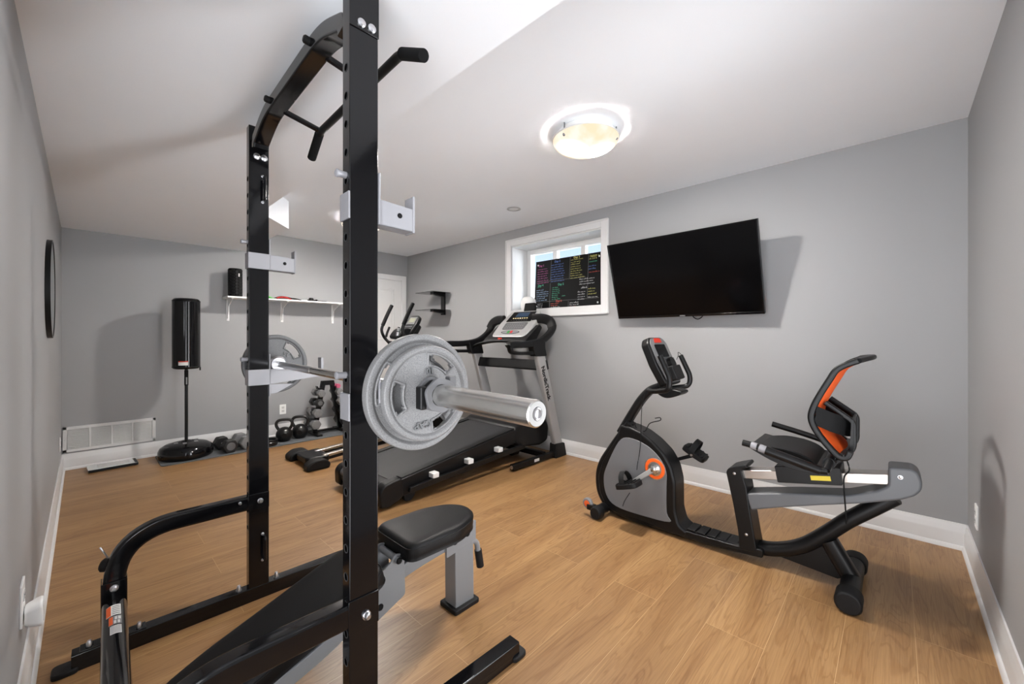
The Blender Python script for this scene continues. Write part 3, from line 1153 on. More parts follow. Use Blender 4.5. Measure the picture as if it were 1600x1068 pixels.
def pad(poly, z0, z1, name, M=None):
    """upholstered pad: rounded upper and lower rim, one continuous skin"""
    m = MB()
    cx = sum(p[0] for p in poly) / len(poly)
    cy = sum(p[1] for p in poly) / len(poly)
    h = z1 - z0
    layers = [(0.0, 0.0), (0.004, 0.15), (0.0, 0.3), (0.0, 0.62), (0.004, 0.8), (0.012, 0.92), (0.028, 1.0), (0.07, 1.04)]
    rings = []
    for ins, f in layers:
        ring = []
        for x, y in poly:
            d = Vector((x - cx, y - cy))
            L = d.length
            d = d * max(0.0, (L - ins) / L)
            p = V(cx + d.x, cy + d.y, z0 + h * f)
            ring.append(m.bm.verts.new(M @ p if M else p))
        rings.append(ring)
    n = len(poly)
    for A, B in zip(rings, rings[1:]):
        for k in range(n):
            m.bm.faces.new((A[k], A[(k + 1) % n], B[(k + 1) % n], B[k]))
    m.bm.faces.new(rings[0][::-1])
    m.bm.faces.new(rings[-1])
    return m.build(name, 'vinyl', bn, smooth=60)


sp_ = pad(seat, 0.366, 0.432, 'seat_pad')
q = MB()
q.tube([(x, y, 0.412) for x, y in seat], 0.0022, closed=True)
q.build('piping', 'vinyl', sp_)
# back pad, sloping down towards the rear
ang = math.atan2(0.355, 1.0)
BM = Matrix.Translation((0.725, BY, 0.40)) @ Matrix.Rotation(-ang, 4, 'Y')
bpoly = rpoly([(0.0, -0.13), (0.0, 0.13), (-0.12, 0.138), (-0.50, 0.135), (-0.645, 0.11), (-0.645, -0.11), (-0.50, -0.135), (-0.12, -0.138)], 0.05, 5)
bpd = pad(bpoly, -0.062, 0.0, 'back_pad', BM)
MB().tube([BM @ V(x, y, -0.018) for x, y in bpoly], 0.0022, closed=True).build('piping', 'vinyl', bpd)
# frame
q = MB()
q.tube(spline([(1.21, BY, 0.315), (1.0, BY, 0.305), (0.82, BY, 0.275), (0.68, BY, 0.205), (0.56, BY, 0.15), (0.40, BY, 0.105), (0.16, BY, 0.06)], 6), rrect(0.055, 0.07, 0.006), up=(0, 1, 0))
q.build('spine', 'bench_grey', bn)
q = MB()
for yy in (BY - 0.046, BY + 0.04):
    q.prism(rpoly([(1.06, 0.36), (1.225, 0.375), (1.225, 0.285), (1.06, 0.262)], 0.008, 3), 'xz', yy, yy + 0.006)
q.build('seat_bracket', 'bench_grey', bn, bevel=0.001)
q = MB()
for yy in (BY - 0.062, BY + 0.056):
    q.prism(rpoly([(0.845, 0.375), (0.805, 0.385), (0.785, 0.355), (0.68, 0.30), (0.655, 0.18), (0.70, 0.155), (0.85, 0.215)], 0.012, 3), 'xz', yy, yy + 0.006)
q.build('hinge_plate', 'bench_grey', bn, bevel=0.001)
MB().cyl((0.815, BY - 0.075, 0.362), (0.815, BY + 0.075, 0.362), 0.013).build('pivot_tube', 'bench_grey', bn)
for x, z, yy in ((0.815, 0.362, BY - 0.075), (1.105, 0.315, BY - 0.046), (1.175, 0.327, BY - 0.046), (0.745, 0.215, BY - 0.062), (0.72, 0.27, BY - 0.062)):
    bolt_mesh((x, yy, z), (0, -1, 0), 0.010, 0.006).build('bolt', 'matte_black', bn)
q = MB()
q.prism(rpoly([(0.30, 0.185), (0.66, 0.305), (0.71, 0.305), (0.70, 0.25), (0.32, 0.12)], 0.01), 'xz', BY - 0.03, BY + 0.03, )
q.build('back_support', 'bench_grey', bn, bevel=0.002)
leg = MB()
lx = 1.168
leg.prism(rpoly([(lx - 0.052, 0.012), (lx + 0.052, 0.012), (lx + 0.048, 0.32), (lx - 0.056, 0.30)], 0.004, 2), 'xz', BY - 0.038, BY + 0.038)
leg.build('front_leg', 'bench_grey', bn, bevel=0.004)
MB().prism(rpoly([(lx - 0.07, BY - 0.058), (lx + 0.07, BY - 0.058), (lx + 0.07, BY + 0.058), (lx - 0.07, BY + 0.058)], 0.012), 'xy', 0, 0.02).build('rubber_foot', 'rubber', bn, bevel=0.004)
q = MB()
q.tube(fillet([(1.19, BY, 0.255), (1.268, BY, 0.255), (1.29, BY, 0.135)], 0.035, 6), 0.0125, up=(0, 1, 0))
hdl = q.build('front_handle', 'bench_grey', bn)
MB().cyl((1.2785, BY, 0.2), (1.293, BY, 0.118), 0.0175, n=20).build('grip', 'rubber', hdl)
MB().tube([(0.17, BY - 0.28, 0.035), (0.17, BY + 0.28, 0.035)], rrect(0.05, 0.05, 0.005)).build('rear_crossbar', 'bench_grey', bn)
for yy in (BY - 0.285, BY + 0.285):
    MB().box(0.138, 0.202, yy - 0.02, yy + 0.02, 0, 0.064).build('rubber_foot', 'rubber', bn, bevel=0.006)

# ------------------------------------------------------------------ treadmill
tm = thing('treadmill', 'black and silver treadmill with console below the window', 'treadmill', (2.35, 2.92, 0))
TY0, TY1 = 2.56, 3.27
dk = MB()
dk.prism(rpoly([(1.405, 0.07), (1.40, 0.13), (1.43, 0.172), (1.55, 0.187), (2.74, 0.345), (2.78, 0.325), (2.78, 0.22), (1.52, 0.052), (1.43, 0.045)], 0.02), 'xz', TY0, TY1)
dk.build('deck', 'satin_black', tm, bevel=0.008)
q = MB()
s0 = (0.345 - 0.187) / (2.74 - 1.55)
q.prism([(1.50, 0.187 - 0.05 * s0 + 0.003), (2.735, 0.348), (2.735, 0.335), (1.50, 0.17)], 'xz', TY0 + 0.075, TY1 - 0.075)
q.build('running_belt', 'belt', tm)
for y0, y1 in ((TY0 + 0.004, TY0 + 0.066), (TY1 - 0.066, TY1 - 0.004)):
    MB().prism([(1.56, 0.19), (2.74, 0.347), (2.74, 0.357), (1.56, 0.198)], 'xz', y0, y1).build('foot_rail', 'satin_black', tm, bevel=0.004)
for y0, y1 in ((TY0 - 0.012, TY0 + 0.075), (TY1 - 0.075, TY1 + 0.012)):
    MB().prism(rpoly([(1.390, 0.025), (1.385, 0.14), (1.42, 0.182), (1.56, 0.204), (1.57, 0.06), (1.46, 0.015)], 0.03), 'xz', y0, y1).build('rear_cap', 'satin_black', tm, bevel=0.012)
MB().cyl((1.43, TY0 + 0.07, 0.128), (1.43, TY1 - 0.07, 0.128), 0.034).build('rear_roller', 'mid_grey', tm)
hood = MB()
hood.prism(rpoly([(2.735, 0.352), (2.80, 0.385), (3.08, 0.41), (3.20, 0.385), (3.25, 0.30), (3.235, 0.16), (3.12, 0.13), (2.80, 0.17), (2.735, 0.22)], 0.04), 'xz', TY0 - 0.005, TY1 + 0.005)
hood.build('motor_hood', 'satin_black', tm, bevel=0.02, seg=3)
for y0, y1 in ((2.505, 2.535), (3.295, 3.325)):
    MB().prism(rpoly([(1.59, 0.095), (1.60, 0.13), (2.80, 0.205), (2.83, 0.20), (2.83, 0.165), (1.62, 0.09)], 0.008), 'xz', y0, y1).build('lift_frame', 'satin_black', tm, bevel=0.003)
    yc = y0 if y0 < 2.9 else y1
    for cx in (1.82, 2.165, 2.505):
        zc = 0.158 + (cx - 1.82) * 0.075
        a_, b_ = min(y0, yc) - 0.006, max(y1, yc) + 0.03
        MB().box(cx - 0.028, cx + 0.028, y0 - 0.003, y1 + 0.03, zc - 0.014, zc + 0.026).build('cushion_clip', 'label_white', tm, bevel=0.006)
for yy in (TY0 + 0.05, TY1 - 0.05):
    q = MB()
    q.prism(rpoly([(1.60, 0.08), (1.72, 0.10), (1.69, 0.03), (1.66, 0.0), (1.615, 0.0), (1.60, 0.03)], 0.015), 'xz', yy - 0.018, yy + 0.018)
    q.build('rear_foot', 'rubber', tm, bevel=0.003)
for yy, s_ in ((2.475, -1), (3.375, 1)):
    # foot tube, boot, upright
    MB().tube([(2.615, yy, 0.042), (3.26, yy, 0.042)], rrect(0.045, 0.048, 0.006)).build('base_tube', 'satin_black', tm)
    MB().lathe([(0, 0), (0.017, 0), (0.017, 0.004), (0, 0.005)], (2.615, yy, 0.042), (-1, 0, 0), n=18).build('tube_cap', 'zinc', tm)
    MB().prism(rpoly([(3.205, 0.0), (3.385, 0.0), (3.35, 0.135), (3.215, 0.145)], 0.015), 'xz', yy - 0.045, yy + 0.045).build('foot_boot', 'rubber', tm, bevel=0.008)
    up = MB()
    up.prism([(3.222, 0.12), (3.342, 0.12), (3.045, 1.07), (2.925, 1.07)], 'xz', yy - 0.028, yy + 0.028)
    up.build('upright_post', 'upright_silver', tm, bevel=0.012, seg=3)
    # handle: closed loop with a grip opening, sweeping up behind the console
    y0, y1 = (yy - 0.048, yy + 0.022) if s_ < 0 else (yy - 0.022, yy + 0.048)
    arm = MB()
    arm.tube(spline([(2.575, yy, 1.115), (2.60, yy, 1.132), (2.75, yy, 1.132), (2.90, yy, 1.142), (3.03, yy, 1.168), (3.14, yy, 1.225), (3.20, yy, 1.285), (3.21, yy, 1.325)], 6),
             rrect(0.062, 0.07, 0.022, 4), up=(0, 1, 0))
    arm.build('handrail', 'satin_black', tm)
    lo = MB()
    lo.tube(fillet([(2.585, yy, 1.13), (2.60, yy, 1.066), (2.70, yy, 1.055), (3.02, yy, 1.048)], 0.04, 5), rrect(0.034, 0.055, 0.012), up=(0, 1, 0))
    lo.build('lower_handrail', 'satin_black', tm)
    MB().prism(rpoly([(2.86, 1.15), (2.90, 1.02), (3.075, 1.02), (3.05, 1.10), (3.05, 1.17)], 0.015), 'xz', yy - 0.036, yy + 0.036).build('handrail_socket', 'satin_black', tm, bevel=0.006)
    MB().tube(spline([(3.20, yy, 1.30), (3.21, yy - s_ * 0.04, 1.36), (3.20, yy - s_ * 0.13, 1.39), (3.19, yy - s_ * 0.24, 1.39)], 6), rrect(0.10, 0.05, 0.02), up=(1, 0, 0)).build('console_arm', 'satin_black', tm)
# cross bar between the uprights, base cross tube
MB().prism(rpoly([(2.99, 0.885), (3.06, 0.875), (3.10, 0.965), (3.02, 0.985)], 0.015), 'xz', 2.50, 3.35).build('cross_beam', 'satin_black', tm, bevel=0.004)
MB().tube([(3.10, 2.50, 0.05), (3.10, 3.35, 0.05)], rrect(0.05, 0.05, 0.006)).build('base_cross_tube', 'satin_black', tm)
MB().prism([(2.86, 0.05), (2.95, 0.05), (3.06, 0.20), (3.0, 0.22)], 'xz', 2.70, 2.76).build('incline_lever', 'satin_black', tm)
MB().box(2.90, 2.97, 2.4505, 2.453, 0.030, 0.056).build('base_sticker', 'label_white', tm)
# console
CF = frame((3.14, 2.895, 1.335), (0, -1, 0), (0.30, 0, 0.275))      # x to the right, y up the slope, z towards the user
cpoly = rpoly([(-0.235, -0.205), (0.235, -0.205), (0.255, 0.0), (0.215, 0.21), (-0.215, 0.21), (-0.255, 0.0)], 0.06, 6)
con = MB().prism(cpoly, 'xy', -0.045, 0.012, CF).build('console', 'silver_plastic', tm, bevel=0.010, seg=3)
MB().prism(rpoly([(-0.20, -0.19), (0.20, -0.19), (0.21, 0.0), (0.18, 0.19), (-0.18, 0.19), (-0.21, 0.0)], 0.05), 'xy', -0.085, -0.042, CF).build('console_back', 'satin_black', con, bevel=0.01)
MB().prism(rpoly([(-0.175, 0.03), (0.175, 0.03), (0.16, 0.19), (-0.16, 0.19)], 0.01), 'xy', 0.0115, 0.0150, CF).build('display_panel', 'screen', con)
MB().prism([(-0.09, 0.105), (0.09, 0.105), (0.085, 0.175), (-0.085, 0.175)], 'xy', 0.0148, 0.0158, CF).build('lcd', 'lcd_blue', con)
MB().prism(rpoly([(-0.15, -0.095), (0.15, -0.095), (0.16, 0.015), (-0.16, 0.015)], 0.02), 'xy', 0.0115, 0.0150, CF).build('key_panel', 'mid_grey', con)
for i in range(7):
    MB().box(-0.105 + i * 0.032, -0.090 + i * 0.032, 0.078, 0.088, 0.0148, 0.0160, CF).build('indicator', 'indicator', con)
q = MB()
for i in range(7):
    q.box(-0.115 + i * 0.036, -0.100 + i * 0.036, 0.05, 0.054, 0.0148, 0.0156, CF)
q.build('panel_print', 'label_grey', con)
q = MB()
for r_ in range(3):
    for i in range(8):
        q.box(-0.125 + i * 0.033, -0.104 + i * 0.033, -0.078 + r_ * 0.03, -0.066 + r_ * 0.03, 0.0148, 0.0158, CF)
q.build('keypad', 'label_grey', con)
ov = [(0.13 * math.cos(2 * PI * k / 32), -0.135 + 0.027 * math.sin(2 * PI * k / 32)) for k in range(32)]
MB().prism(ov, 'xy', 0.0115, 0.0140, CF).build('start_stop_surround', 'print_black', con)
ov = [(0.12 * math.cos(2 * PI * k / 32), -0.135 + 0.021 * math.sin(2 * PI * k / 32)) for k in range(32)]
MB().prism(ov, 'xy', 0.0115, 0.0148, CF).build('start_stop_band', 'silver_paint', con)
MB().box(-0.038, -0.004, -0.152, -0.118, 0.0146, 0.0172, CF).build('start_button', 'btn_green', con, bevel=0.001)
MB().box(0.002, 0.036, -0.152, -0.118, 0.0146, 0.0172, CF).build('stop_button', 'btn_red', con, bevel=0.001)
# tray and pulse bar in front of the console
MB().tube(spline([(2.93, 3.34, 1.10), (2.93, 3.22, 1.135), (2.90, 2.93, 1.162), (2.93, 2.64, 1.15), (2.95, 2.51, 1.12)], 6), rrect(0.05, 0.03, 0.012), up=(0, 0, 1)).build('pulse_bar', 'satin_black', tm)
MB().box(2.885, 2.92, 2.90, 2.93, 1.165, 1.195).build('safety_key', 'dark_red', tm, bevel=0.004)
MB().prism(rpoly([(2.93, 1.145), (3.10, 1.165), (3.20, 1.30), (3.16, 1.33), (2.96, 1.185)], 0.02), 'xz', 2.60, 3.20).build('console_tray', 'satin_black', tm, bevel=0.008)
TF = frame((3.315, 2.865, 1.525), (0, -1, 0), (0.12, 0, 1))
MB().prism(rpoly([(-0.08, -0.045), (0.08, -0.045), (0.07, 0.045), (-0.07, 0.045)], 0.012), 'xy', -0.02, 0.012, TF).build('tablet_holder', 'matte_black', tm, bevel=0.006)
MB().box(-0.02, 0.02, -0.09, -0.02, -0.02, -0.006, TF).build('holder_stem', 'matte_black', tm)
# lettering down the near upright
ud = V(3.285 - 2.985, 0, 0.12 - 1.07).normalized()
text_part('lettering', 'NordicTrack', 0.066, 'print_black', tm, frame((3.066, 2.4462, 0.758), ud, V(0.95, 0, 0.3)), bold=0.0028)
lm = MB()
MM = frame((3.051, 2.4462, 0.925), ud, V(0.95, 0, 0.3))
lm.box(-0.048, 0.048, 0.022, 0.046, -0.0008, 0.0008, MM)
lm.build('upright_mark', 'print_black', tm)

# ------------------------------------------------------------------ elliptical trainer
el = thing('elliptical_trainer', 'black elliptical trainer with silver rails behind the treadmill', 'elliptical trainer', (2.1, 4.04, 0))
EY = 4.04
MB().tube([(1.46, EY - 0.19, 0.055), (1.46, EY + 0.25, 0.055)], rrect(0.075, 0.055, 0.02)).build('rear_stabilizer', 'satin_black', el)
for yy, hw in ((EY - 0.205, 0.055), (EY + 0.255, 0.075)):
    MB().prism(rpoly([(1.36, 0.0), (1.36, 0.05), (1.42, 0.092), (1.52, 0.092), (1.57, 0.045), (1.56, 0.0)], 0.03), 'xz', yy - hw, yy + hw).build('stabilizer_cap', 'rubber', el, bevel=0.015, seg=3)
MB().prism(rpoly([(1.40, EY - 0.12), (1.60, EY - 0.16), (1.63, EY + 0.19), (1.40, EY + 0.15)], 0.04), 'xy', 0.03, 0.088).build('rear_cover', 'satin_black', el, bevel=0.01)
for yy in (3.945, 4.135):
    MB().tube([(1.56, yy, 0.075), (2.55, yy, 0.155)], rrect(0.05, 0.03, 0.008)).build('track_rail', 'rail_steel', el)
    MB().tube([(1.56, yy, 0.05), (2.55, yy, 0.11)], rrect(0.05, 0.03, 0.005)).build('rail_base', 'satin_black', el)
for yy, x0 in ((3.84, 2.12), (4.24, 2.05)):
    MB().prism(rpoly([(x0 - 0.16, 0.20), (x0 + 0.17, 0.22), (x0 + 0.19, 0.25), (x0 - 0.16, 0.235)], 0.01), 'xz', yy - 0.07, yy + 0.07).build('pedal', 'rubber', el, bevel=0.006)
    MB().tube([(x0 - 0.2, 3.945 if yy < 4 else 4.135, 0.13), (x0 + 0.3, 3.945 if yy < 4 else 4.135, 0.26), (2.52, 3.945 if yy < 4 else 4.135, 0.30)], rrect(0.04, 0.03, 0.006), up=(0, 0, 1)).build('pedal_arm', 'satin_black', el)
sh = MB().prism(cspline([(2.42, 0.10), (2.44, 0.36), (2.58, 0.55), (2.80, 0.58), (2.98, 0.44), (3.02, 0.22), (2.94, 0.06), (2.60, 0.04)], 5), 'xz', EY - 0.075, EY + 0.075)
sh.build('flywheel_shroud', 'satin_black', el, bevel=0.02, seg=3)
MB().tube([(3.0, EY - 0.26, 0.05), (3.0, EY + 0.26, 0.05)], rrect(0.07, 0.06, 0.02)).build('front_stabilizer', 'satin_black', el)
for yy in (EY - 0.27, EY + 0.27):
    MB().box(2.95, 3.05, yy - 0.03, yy + 0.03, 0, 0.085).build('stabilizer_cap', 'rubber', el, bevel=0.015)
MB().tube(spline([(2.74, EY, 0.50), (2.66, EY, 0.80), (2.56, EY, 1.10), (2.52, EY, 1.22)], 6), rrect(0.055, 0.07, 0.015), up=(0, 1, 0)).build('mast', 'satin_black', el)
# console
CE = frame((2.57, EY, 1.33), (0, -1, 0), (0.155, 0, 0.22))
ec = MB().prism(rpoly([(-0.11, -0.13), (0.11, -0.13), (0.125, 0.05), (0.09, 0.14), (-0.09, 0.14), (-0.125, 0.05)], 0.04), 'xy', -0.035, 0.012, CE).build('console', 'satin_black', el, bevel=0.01, seg=3)
MB().prism(rpoly([(-0.085, 0.015), (0.085, 0.015), (0.075, 0.115), (-0.075, 0.115)], 0.01), 'xy', 0.0115, 0.0135, CE).build('display_surround', 'mid_grey', ec)
MB().prism([(-0.055, 0.04), (0.055, 0.04), (0.055, 0.10), (-0.055, 0.10)], 'xy', 0.0133, 0.0150, CE).build('lcd', 'lcd_green', ec)
q = MB()
for r_ in range(3):
    for i in range(5):
        q.box(-0.075 + i * 0.032, -0.055 + i * 0.032, -0.085 + r_ * 0.03, -0.07 + r_ * 0.03, 0.0115, 0.0145, CE)
q.build('keypad', 'mid_grey', ec)
MB().prism(rpoly([(-0.10, -0.10), (0.10, -0.10), (0.08, 0.06), (-0.08, 0.06)], 0.03), 'xy', -0.10, -0.034, CE).build('console_back', 'satin_black', ec, bevel=0.02)
MB().prism(cspline([(2.36, 1.20), (2.42, 1.285), (2.50, 1.30), (2.56, 1.26), (2.55, 1.19), (2.44, 1.175)], 4), 'xz', EY - 0.10, EY + 0.10).build('bottle_tray', 'satin_black', el, bevel=0.02)
for yy, s_ in ((3.83, -1), (4.27, 1)):
    q = MB()
    q.tube(spline([(2.47, yy, 1.565), (2.41, yy, 1.45), (2.355, yy, 1.33), (2.345, yy, 1.27), (2.375, yy, 1.20), (2.44, yy, 1.13), (2.52, yy, 1.02), (2.60, yy, 0.80), (2.58, yy, 0.5), (2.50, yy - s_ * 0.08, 0.31)], 7), 0.0165, up=(0, 1, 0))
    am = q.build('moving_arm', 'satin_black', el)
    MB().tube(spline([(2.473, yy, 1.571), (2.41, yy, 1.45), (2.356, yy, 1.335)], 6), 0.021, up=(0, 1, 0)).build('foam_grip', 'foam', am)
q = MB()
q.tube(spline([(2.385, 4.17, 1.315), (2.35, 4.17, 1.23), (2.345, 4.16, 1.16), (2.42, 4.10, 1.14), (2.47, EY, 1.15), (2.42, 3.98, 1.14), (2.335, 3.93, 1.15), (2.335, 3.92, 1.22), (2.355, 3.92, 1.31)], 6), 0.013, up=(0, 0, 1))
fb = q.build('fixed_handlebar', 'satin_black', el)
MB().cyl((2.3365, 3.92, 1.215), (2.3435, 3.92, 1.255), 0.016).build('pulse_sensor', 'zinc', fb)
MB().cyl((2.3455, 3.92, 1.265), (2.3535, 3.92, 1.30), 0.016).build('pulse_sensor', 'zinc', fb)

# ------------------------------------------------------------------ recumbent exercise bike
bk = thing('exercise_bike', 'black, grey and orange recumbent exercise bike under the television', 'exercise bike', (2.5, 0.8, 0))
BXC = 2.5
shell = [(1.315, 0.625), (1.25, 0.622), (1.17, 0.598), (1.09, 0.552), (1.02, 0.492), (0.975, 0.42), (0.953, 0.33), (0.951, 0.16), (0.930, 0.085), (0.88, 0.058),
         (0.90, 0.022), (1.15, 0.026), (1.36, 0.034), (1.43, 0.070), (1.473, 0.145), (1.482, 0.25), (1.452, 0.35), (1.395, 0.45), (1.335, 0.545)]
MB().prism(rpoly(shell, 0.02, 3), 'yz', BXC - 0.076, BXC + 0.076).build('main_shell', 'satin_black', bk, bevel=0.026, seg=4)
gp = [(1.324, 0.512), (1.247, 0.552), (1.13, 0.525), (1.045, 0.462), (1.005, 0.385), (1.004, 0.298), (1.003, 0.143), (0.985, 0.089), (1.172, 0.075), (1.345, 0.083), (1.415, 0.14), (1.435, 0.245), (1.41, 0.34)]
for x0, x1 in ((BXC - 0.0785, BXC - 0.070), (BXC + 0.070, BXC + 0.0785)):
    MB().prism(cspline(gp, 4), 'yz', x0, x1).build('side_panel', 'bike_grey', bk, bevel=0.003)
ft = MB()
ft.tube(spline([(BXC - 0.05, 1.262, 0.640), (BXC - 0.05, 1.33, 0.547), (BXC - 0.05, 1.40, 0.445), (BXC - 0.05, 1.462, 0.345), (BXC - 0.05, 1.488, 0.25), (BXC - 0.05, 1.479, 0.145), (BXC - 0.05, 1.432, 0.072),
                (BXC - 0.05, 1.36, 0.038), (BXC - 0.05, 1.19, 0.028), (BXC - 0.05, 0.95, 0.034), (BXC - 0.05, 0.73, 0.042), (BXC - 0.05, 0.60, 0.058)], 6), 0.021, up=(1, 0, 0))
ft.build('frame_tube', 'satin_black', bk)
# foot platform with treads
MB().prism(rpoly([(0.96, 0.03), (0.94, 0.085), (0.90, 0.062), (0.62, 0.072), (0.56, 0.09), (0.50, 0.09), (0.50, 0.05), (0.62, 0.036)], 0.01), 'yz', BXC - 0.07, BXC + 0.07).build('step_beam', 'satin_black', bk, bevel=0.008)
for i in range(5):
    yy = 0.89 - i * 0.055
    MB().box(BXC - 0.055, BXC + 0.055, yy - 0.045, yy, 0.066, 0.075).build('tread', 'rubber', bk, bevel=0.003)
# rear column
colp = [(0.676, 0.462), (0.664, 0.484), (0.63, 0.500), (0.575, 0.522), (0.568, 0.505), (0.600, 0.488), (0.575, 0.40), (0.562, 0.30), (0.535, 0.13), (0.525, 0.075),
        (0.56, 0.060), (0.608, 0.062), (0.617, 0.157), (0.640, 0.293), (0.663, 0.402)]
MB().prism(rpoly(colp, 0.012, 3), 'yz', BXC - 0.072, BXC + 0.072).build('rear_column', 'satin_black', bk, bevel=0.012, seg=3)
for yy, zz in ((0.633, 0.462), (0.575, 0.150)):
    bolt_mesh((BXC - 0.072, yy, zz), (-1, 0, 0), 0.006, 0.004).build('bolt', 'zinc', bk)
# seat rail, grey cover
MB().prism([(0.61, 0.433), (0.61, 0.480), (0.02, 0.593), (0.02, 0.546)], 'yz', BXC - 0.042, BXC + 0.042).build('seat_rail', 'rail_steel', bk, bevel=0.003)
cov = [(0.585, 0.365), (0.556, 0.283), (0.42, 0.335), (0.279, 0.386), (0.105, 0.445), (-0.02, 0.495), (-0.064, 0.523), (-0.083, 0.552), (-0.086, 0.586), (-0.075, 0.622), (-0.055, 0.637), (0.022, 0.630), (0.021, 0.548), (0.06, 0.515), (0.161, 0.468), (0.36, 0.425)]
MB().prism(rpoly(cov, 0.014, 3), 'yz', BXC - 0.066, BXC + 0.07).build('rear_cover', 'cover_grey', bk, bevel=0.014, seg=3)
bolt_mesh((BXC - 0.066, -0.018, 0.595), (-1, 0, 0), 0.007, 0.004).build('bolt', 'zinc', bk)
# carriage under the seat
cr = MB().prism(rpoly([(0.447, 0.545), (0.433, 0.464), (0.176, 0.512), (0.183, 0.592)], 0.006), 'yz', BXC - 0.078, BXC + 0.078).build('seat_carriage', 'satin_black', bk, bevel=0.003)
q = MB()
SM = frame((BXC - 0.0788, 0.258, 0.528), (0, -1, 0.185), (0, 0.185, 1))
q.box(-0.039, 0.039, -0.011, 0.011, -0.0006, 0.0006, SM)
q.build('carriage_label', 'label_yellow', cr)
# rear tube, strut, web, stabilizers
MB().tube(spline([(BXC, 0.62, 0.068), (BXC, 0.53, 0.072), (BXC, 0.43, 0.098), (BXC, 0.335, 0.152), (BXC, 0.245, 0.240), (BXC, 0.160, 0.334), (BXC, 0.07, 0.420), (BXC, 0.0, 0.488)], 7), rrect(0.066, 0.082, 0.03, 5), up=(1, 0, 0)).build('rear_tube', 'satin_black', bk)
MB().tube([(BXC, 0.235, 0.215), (BXC, 0.145, 0.055)], rrect(0.075, 0.08, 0.03, 5), up=(1, 0, 0)).build('rear_strut', 'satin_black', bk)
MB().prism([(0.45, 0.062), (0.25, 0.19), (0.17, 0.06), (0.20, 0.042)], 'yz', BXC - 0.012, BXC + 0.012).build('web_plate', 'satin_black', bk, bevel=0.002)
stb = MB()
stb.tube([(2.30, 0.147, 0.052), (2.72, 0.147, 0.052)], rrect(0.078, 0.085, 0.036, 5), up=(0, 0, 1))
stb = stb.build('rear_stabilizer', 'satin_black', bk)
for x0, x1 in ((2.265, 2.36), (2.66, 2.755)):
    MB().tube([(x0, 0.147, 0.050), (x0 + 0.012, 0.147, 0.050), (x1 - 0.012, 0.147, 0.050), (x1, 0.147, 0.050)], rrect(0.098, 0.098, 0.045, 6), up=(0, 0, 1),
              scale=lambda t: 1.0 if 0.1 < t < 0.9 else 0.86).build('end_cap', 'rubber', stb, bevel=0.003)
stf = MB()
stf.tube([(2.33, 1.43, 0.050), (2.70, 1.43, 0.050)], 0.033)
stf = stf.build('front_stabilizer', 'satin_black', bk)
for x0, x1, s_ in ((2.30, 2.37, -1), (2.66, 2.73, 1)):
    MB().tube([(x0, 1.43, 0.045), (x0 + 0.012, 1.43, 0.045), (x1 - 0.012, 1.43, 0.045), (x1, 1.43, 0.045)], rrect(0.078, 0.082, 0.037, 6), up=(0, 0, 1),
              scale=lambda t: 1.0 if 0.1 < t < 0.9 else 0.86).build('end_cap', 'rubber', stf, bevel=0.003)
    xw = 2.335 if s_ < 0 else 2.695
    wh = MB().lathe([(0.012, -0.013), (0.030, -0.013), (0.036, -0.008), (0.036, 0.008), (0.030, 0.013), (0.012, 0.013)], (xw, 1.503, 0.085), (1, 0, 0), n=32).build('transport_wheel', 'label_grey', stf)
    MB().lathe([(0, -0.014), (0.009, -0.016), (0.021, -0.014), (0.021, 0.014), (0, 0.014)], (xw, 1.503, 0.085), (1, 0, 0), n=24).build('wheel_hub', 'label_orange', wh)
    MB().box(xw - 0.022, xw + 0.022, 1.45, 1.50, 0.05, 0.085).build('wheel_bracket', 'satin_black', stf, bevel=0.004)
# crank, pedals
MB().lathe([(0.034, 0), (0.034, 0.006), (0.060, 0.006), (0.064, 0.002), (0.064, 0)], (BXC - 0.078, 1.075, 0.391), (-1, 0, 0), n=40).build('crank_ring', 'orange', bk)
MB().lathe([(0.033, 0), (0.033, 0.008), (0.0665, 0.003), (0.0665, 0)], (BXC - 0.0775, 1.075, 0.391), (-1, 0, 0), n=40).build('ring_rim', 'zinc', bk)
MB().lathe([(0, 0), (0.034, 0), (0.032, 0.010), (0.020, 0.014), (0.020, 0.03), (0.012, 0.036), (0, 0.036)], (BXC - 0.078, 1.075, 0.391), (-1, 0, 0), n=28).build('crank_hub', 'chrome', bk)


def pedal(x, y, z, s_):
    pd = MB()
    M = Matrix.Translation((x, y, z)) @ Matrix.Rotation(R(-18 if s_ < 0 else 28), 4, 'X') @ Matrix.Scale(1.22, 4)
    pd.prism(rpoly([(-0.045, -0.06), (-0.052, 0), (-0.045, 0.06), (0.045, 0.06), (0.052, 0), (0.045, -0.06)], 0.022), 'xy', -0.012, 0.012, M)
    p_ = pd.build('pedal', 'rubber', bk, bevel=0.004)
    q = MB()
    for i in range(5):
        q.box(-0.04, 0.04, -0.048 + i * 0.022, -0.040 + i * 0.022, 0.011, 0.017, M)
    q.build('pedal_ribs', 'rubber', p_)
    st = MB()
    pts = [M @ V(0.046 * math.cos(a), 0.012, 0.006 + 0.062 * math.sin(a)) for a in [PI * k / 12 for k in range(13)]]
    st.tube(pts, rrect(0.003, 0.036, 0.001, 1), up=(M.to_3x3() @ V(0, 1, 0)))
    st.build('pedal_strap', 'rubber', p_)
    MB().cyl(M @ V(-0.05 * -s_ * -1, 0, 0), M @ V(0.062 * -s_, 0, 0), 0.008).build('spindle', 'chrome', p_)
    return p_


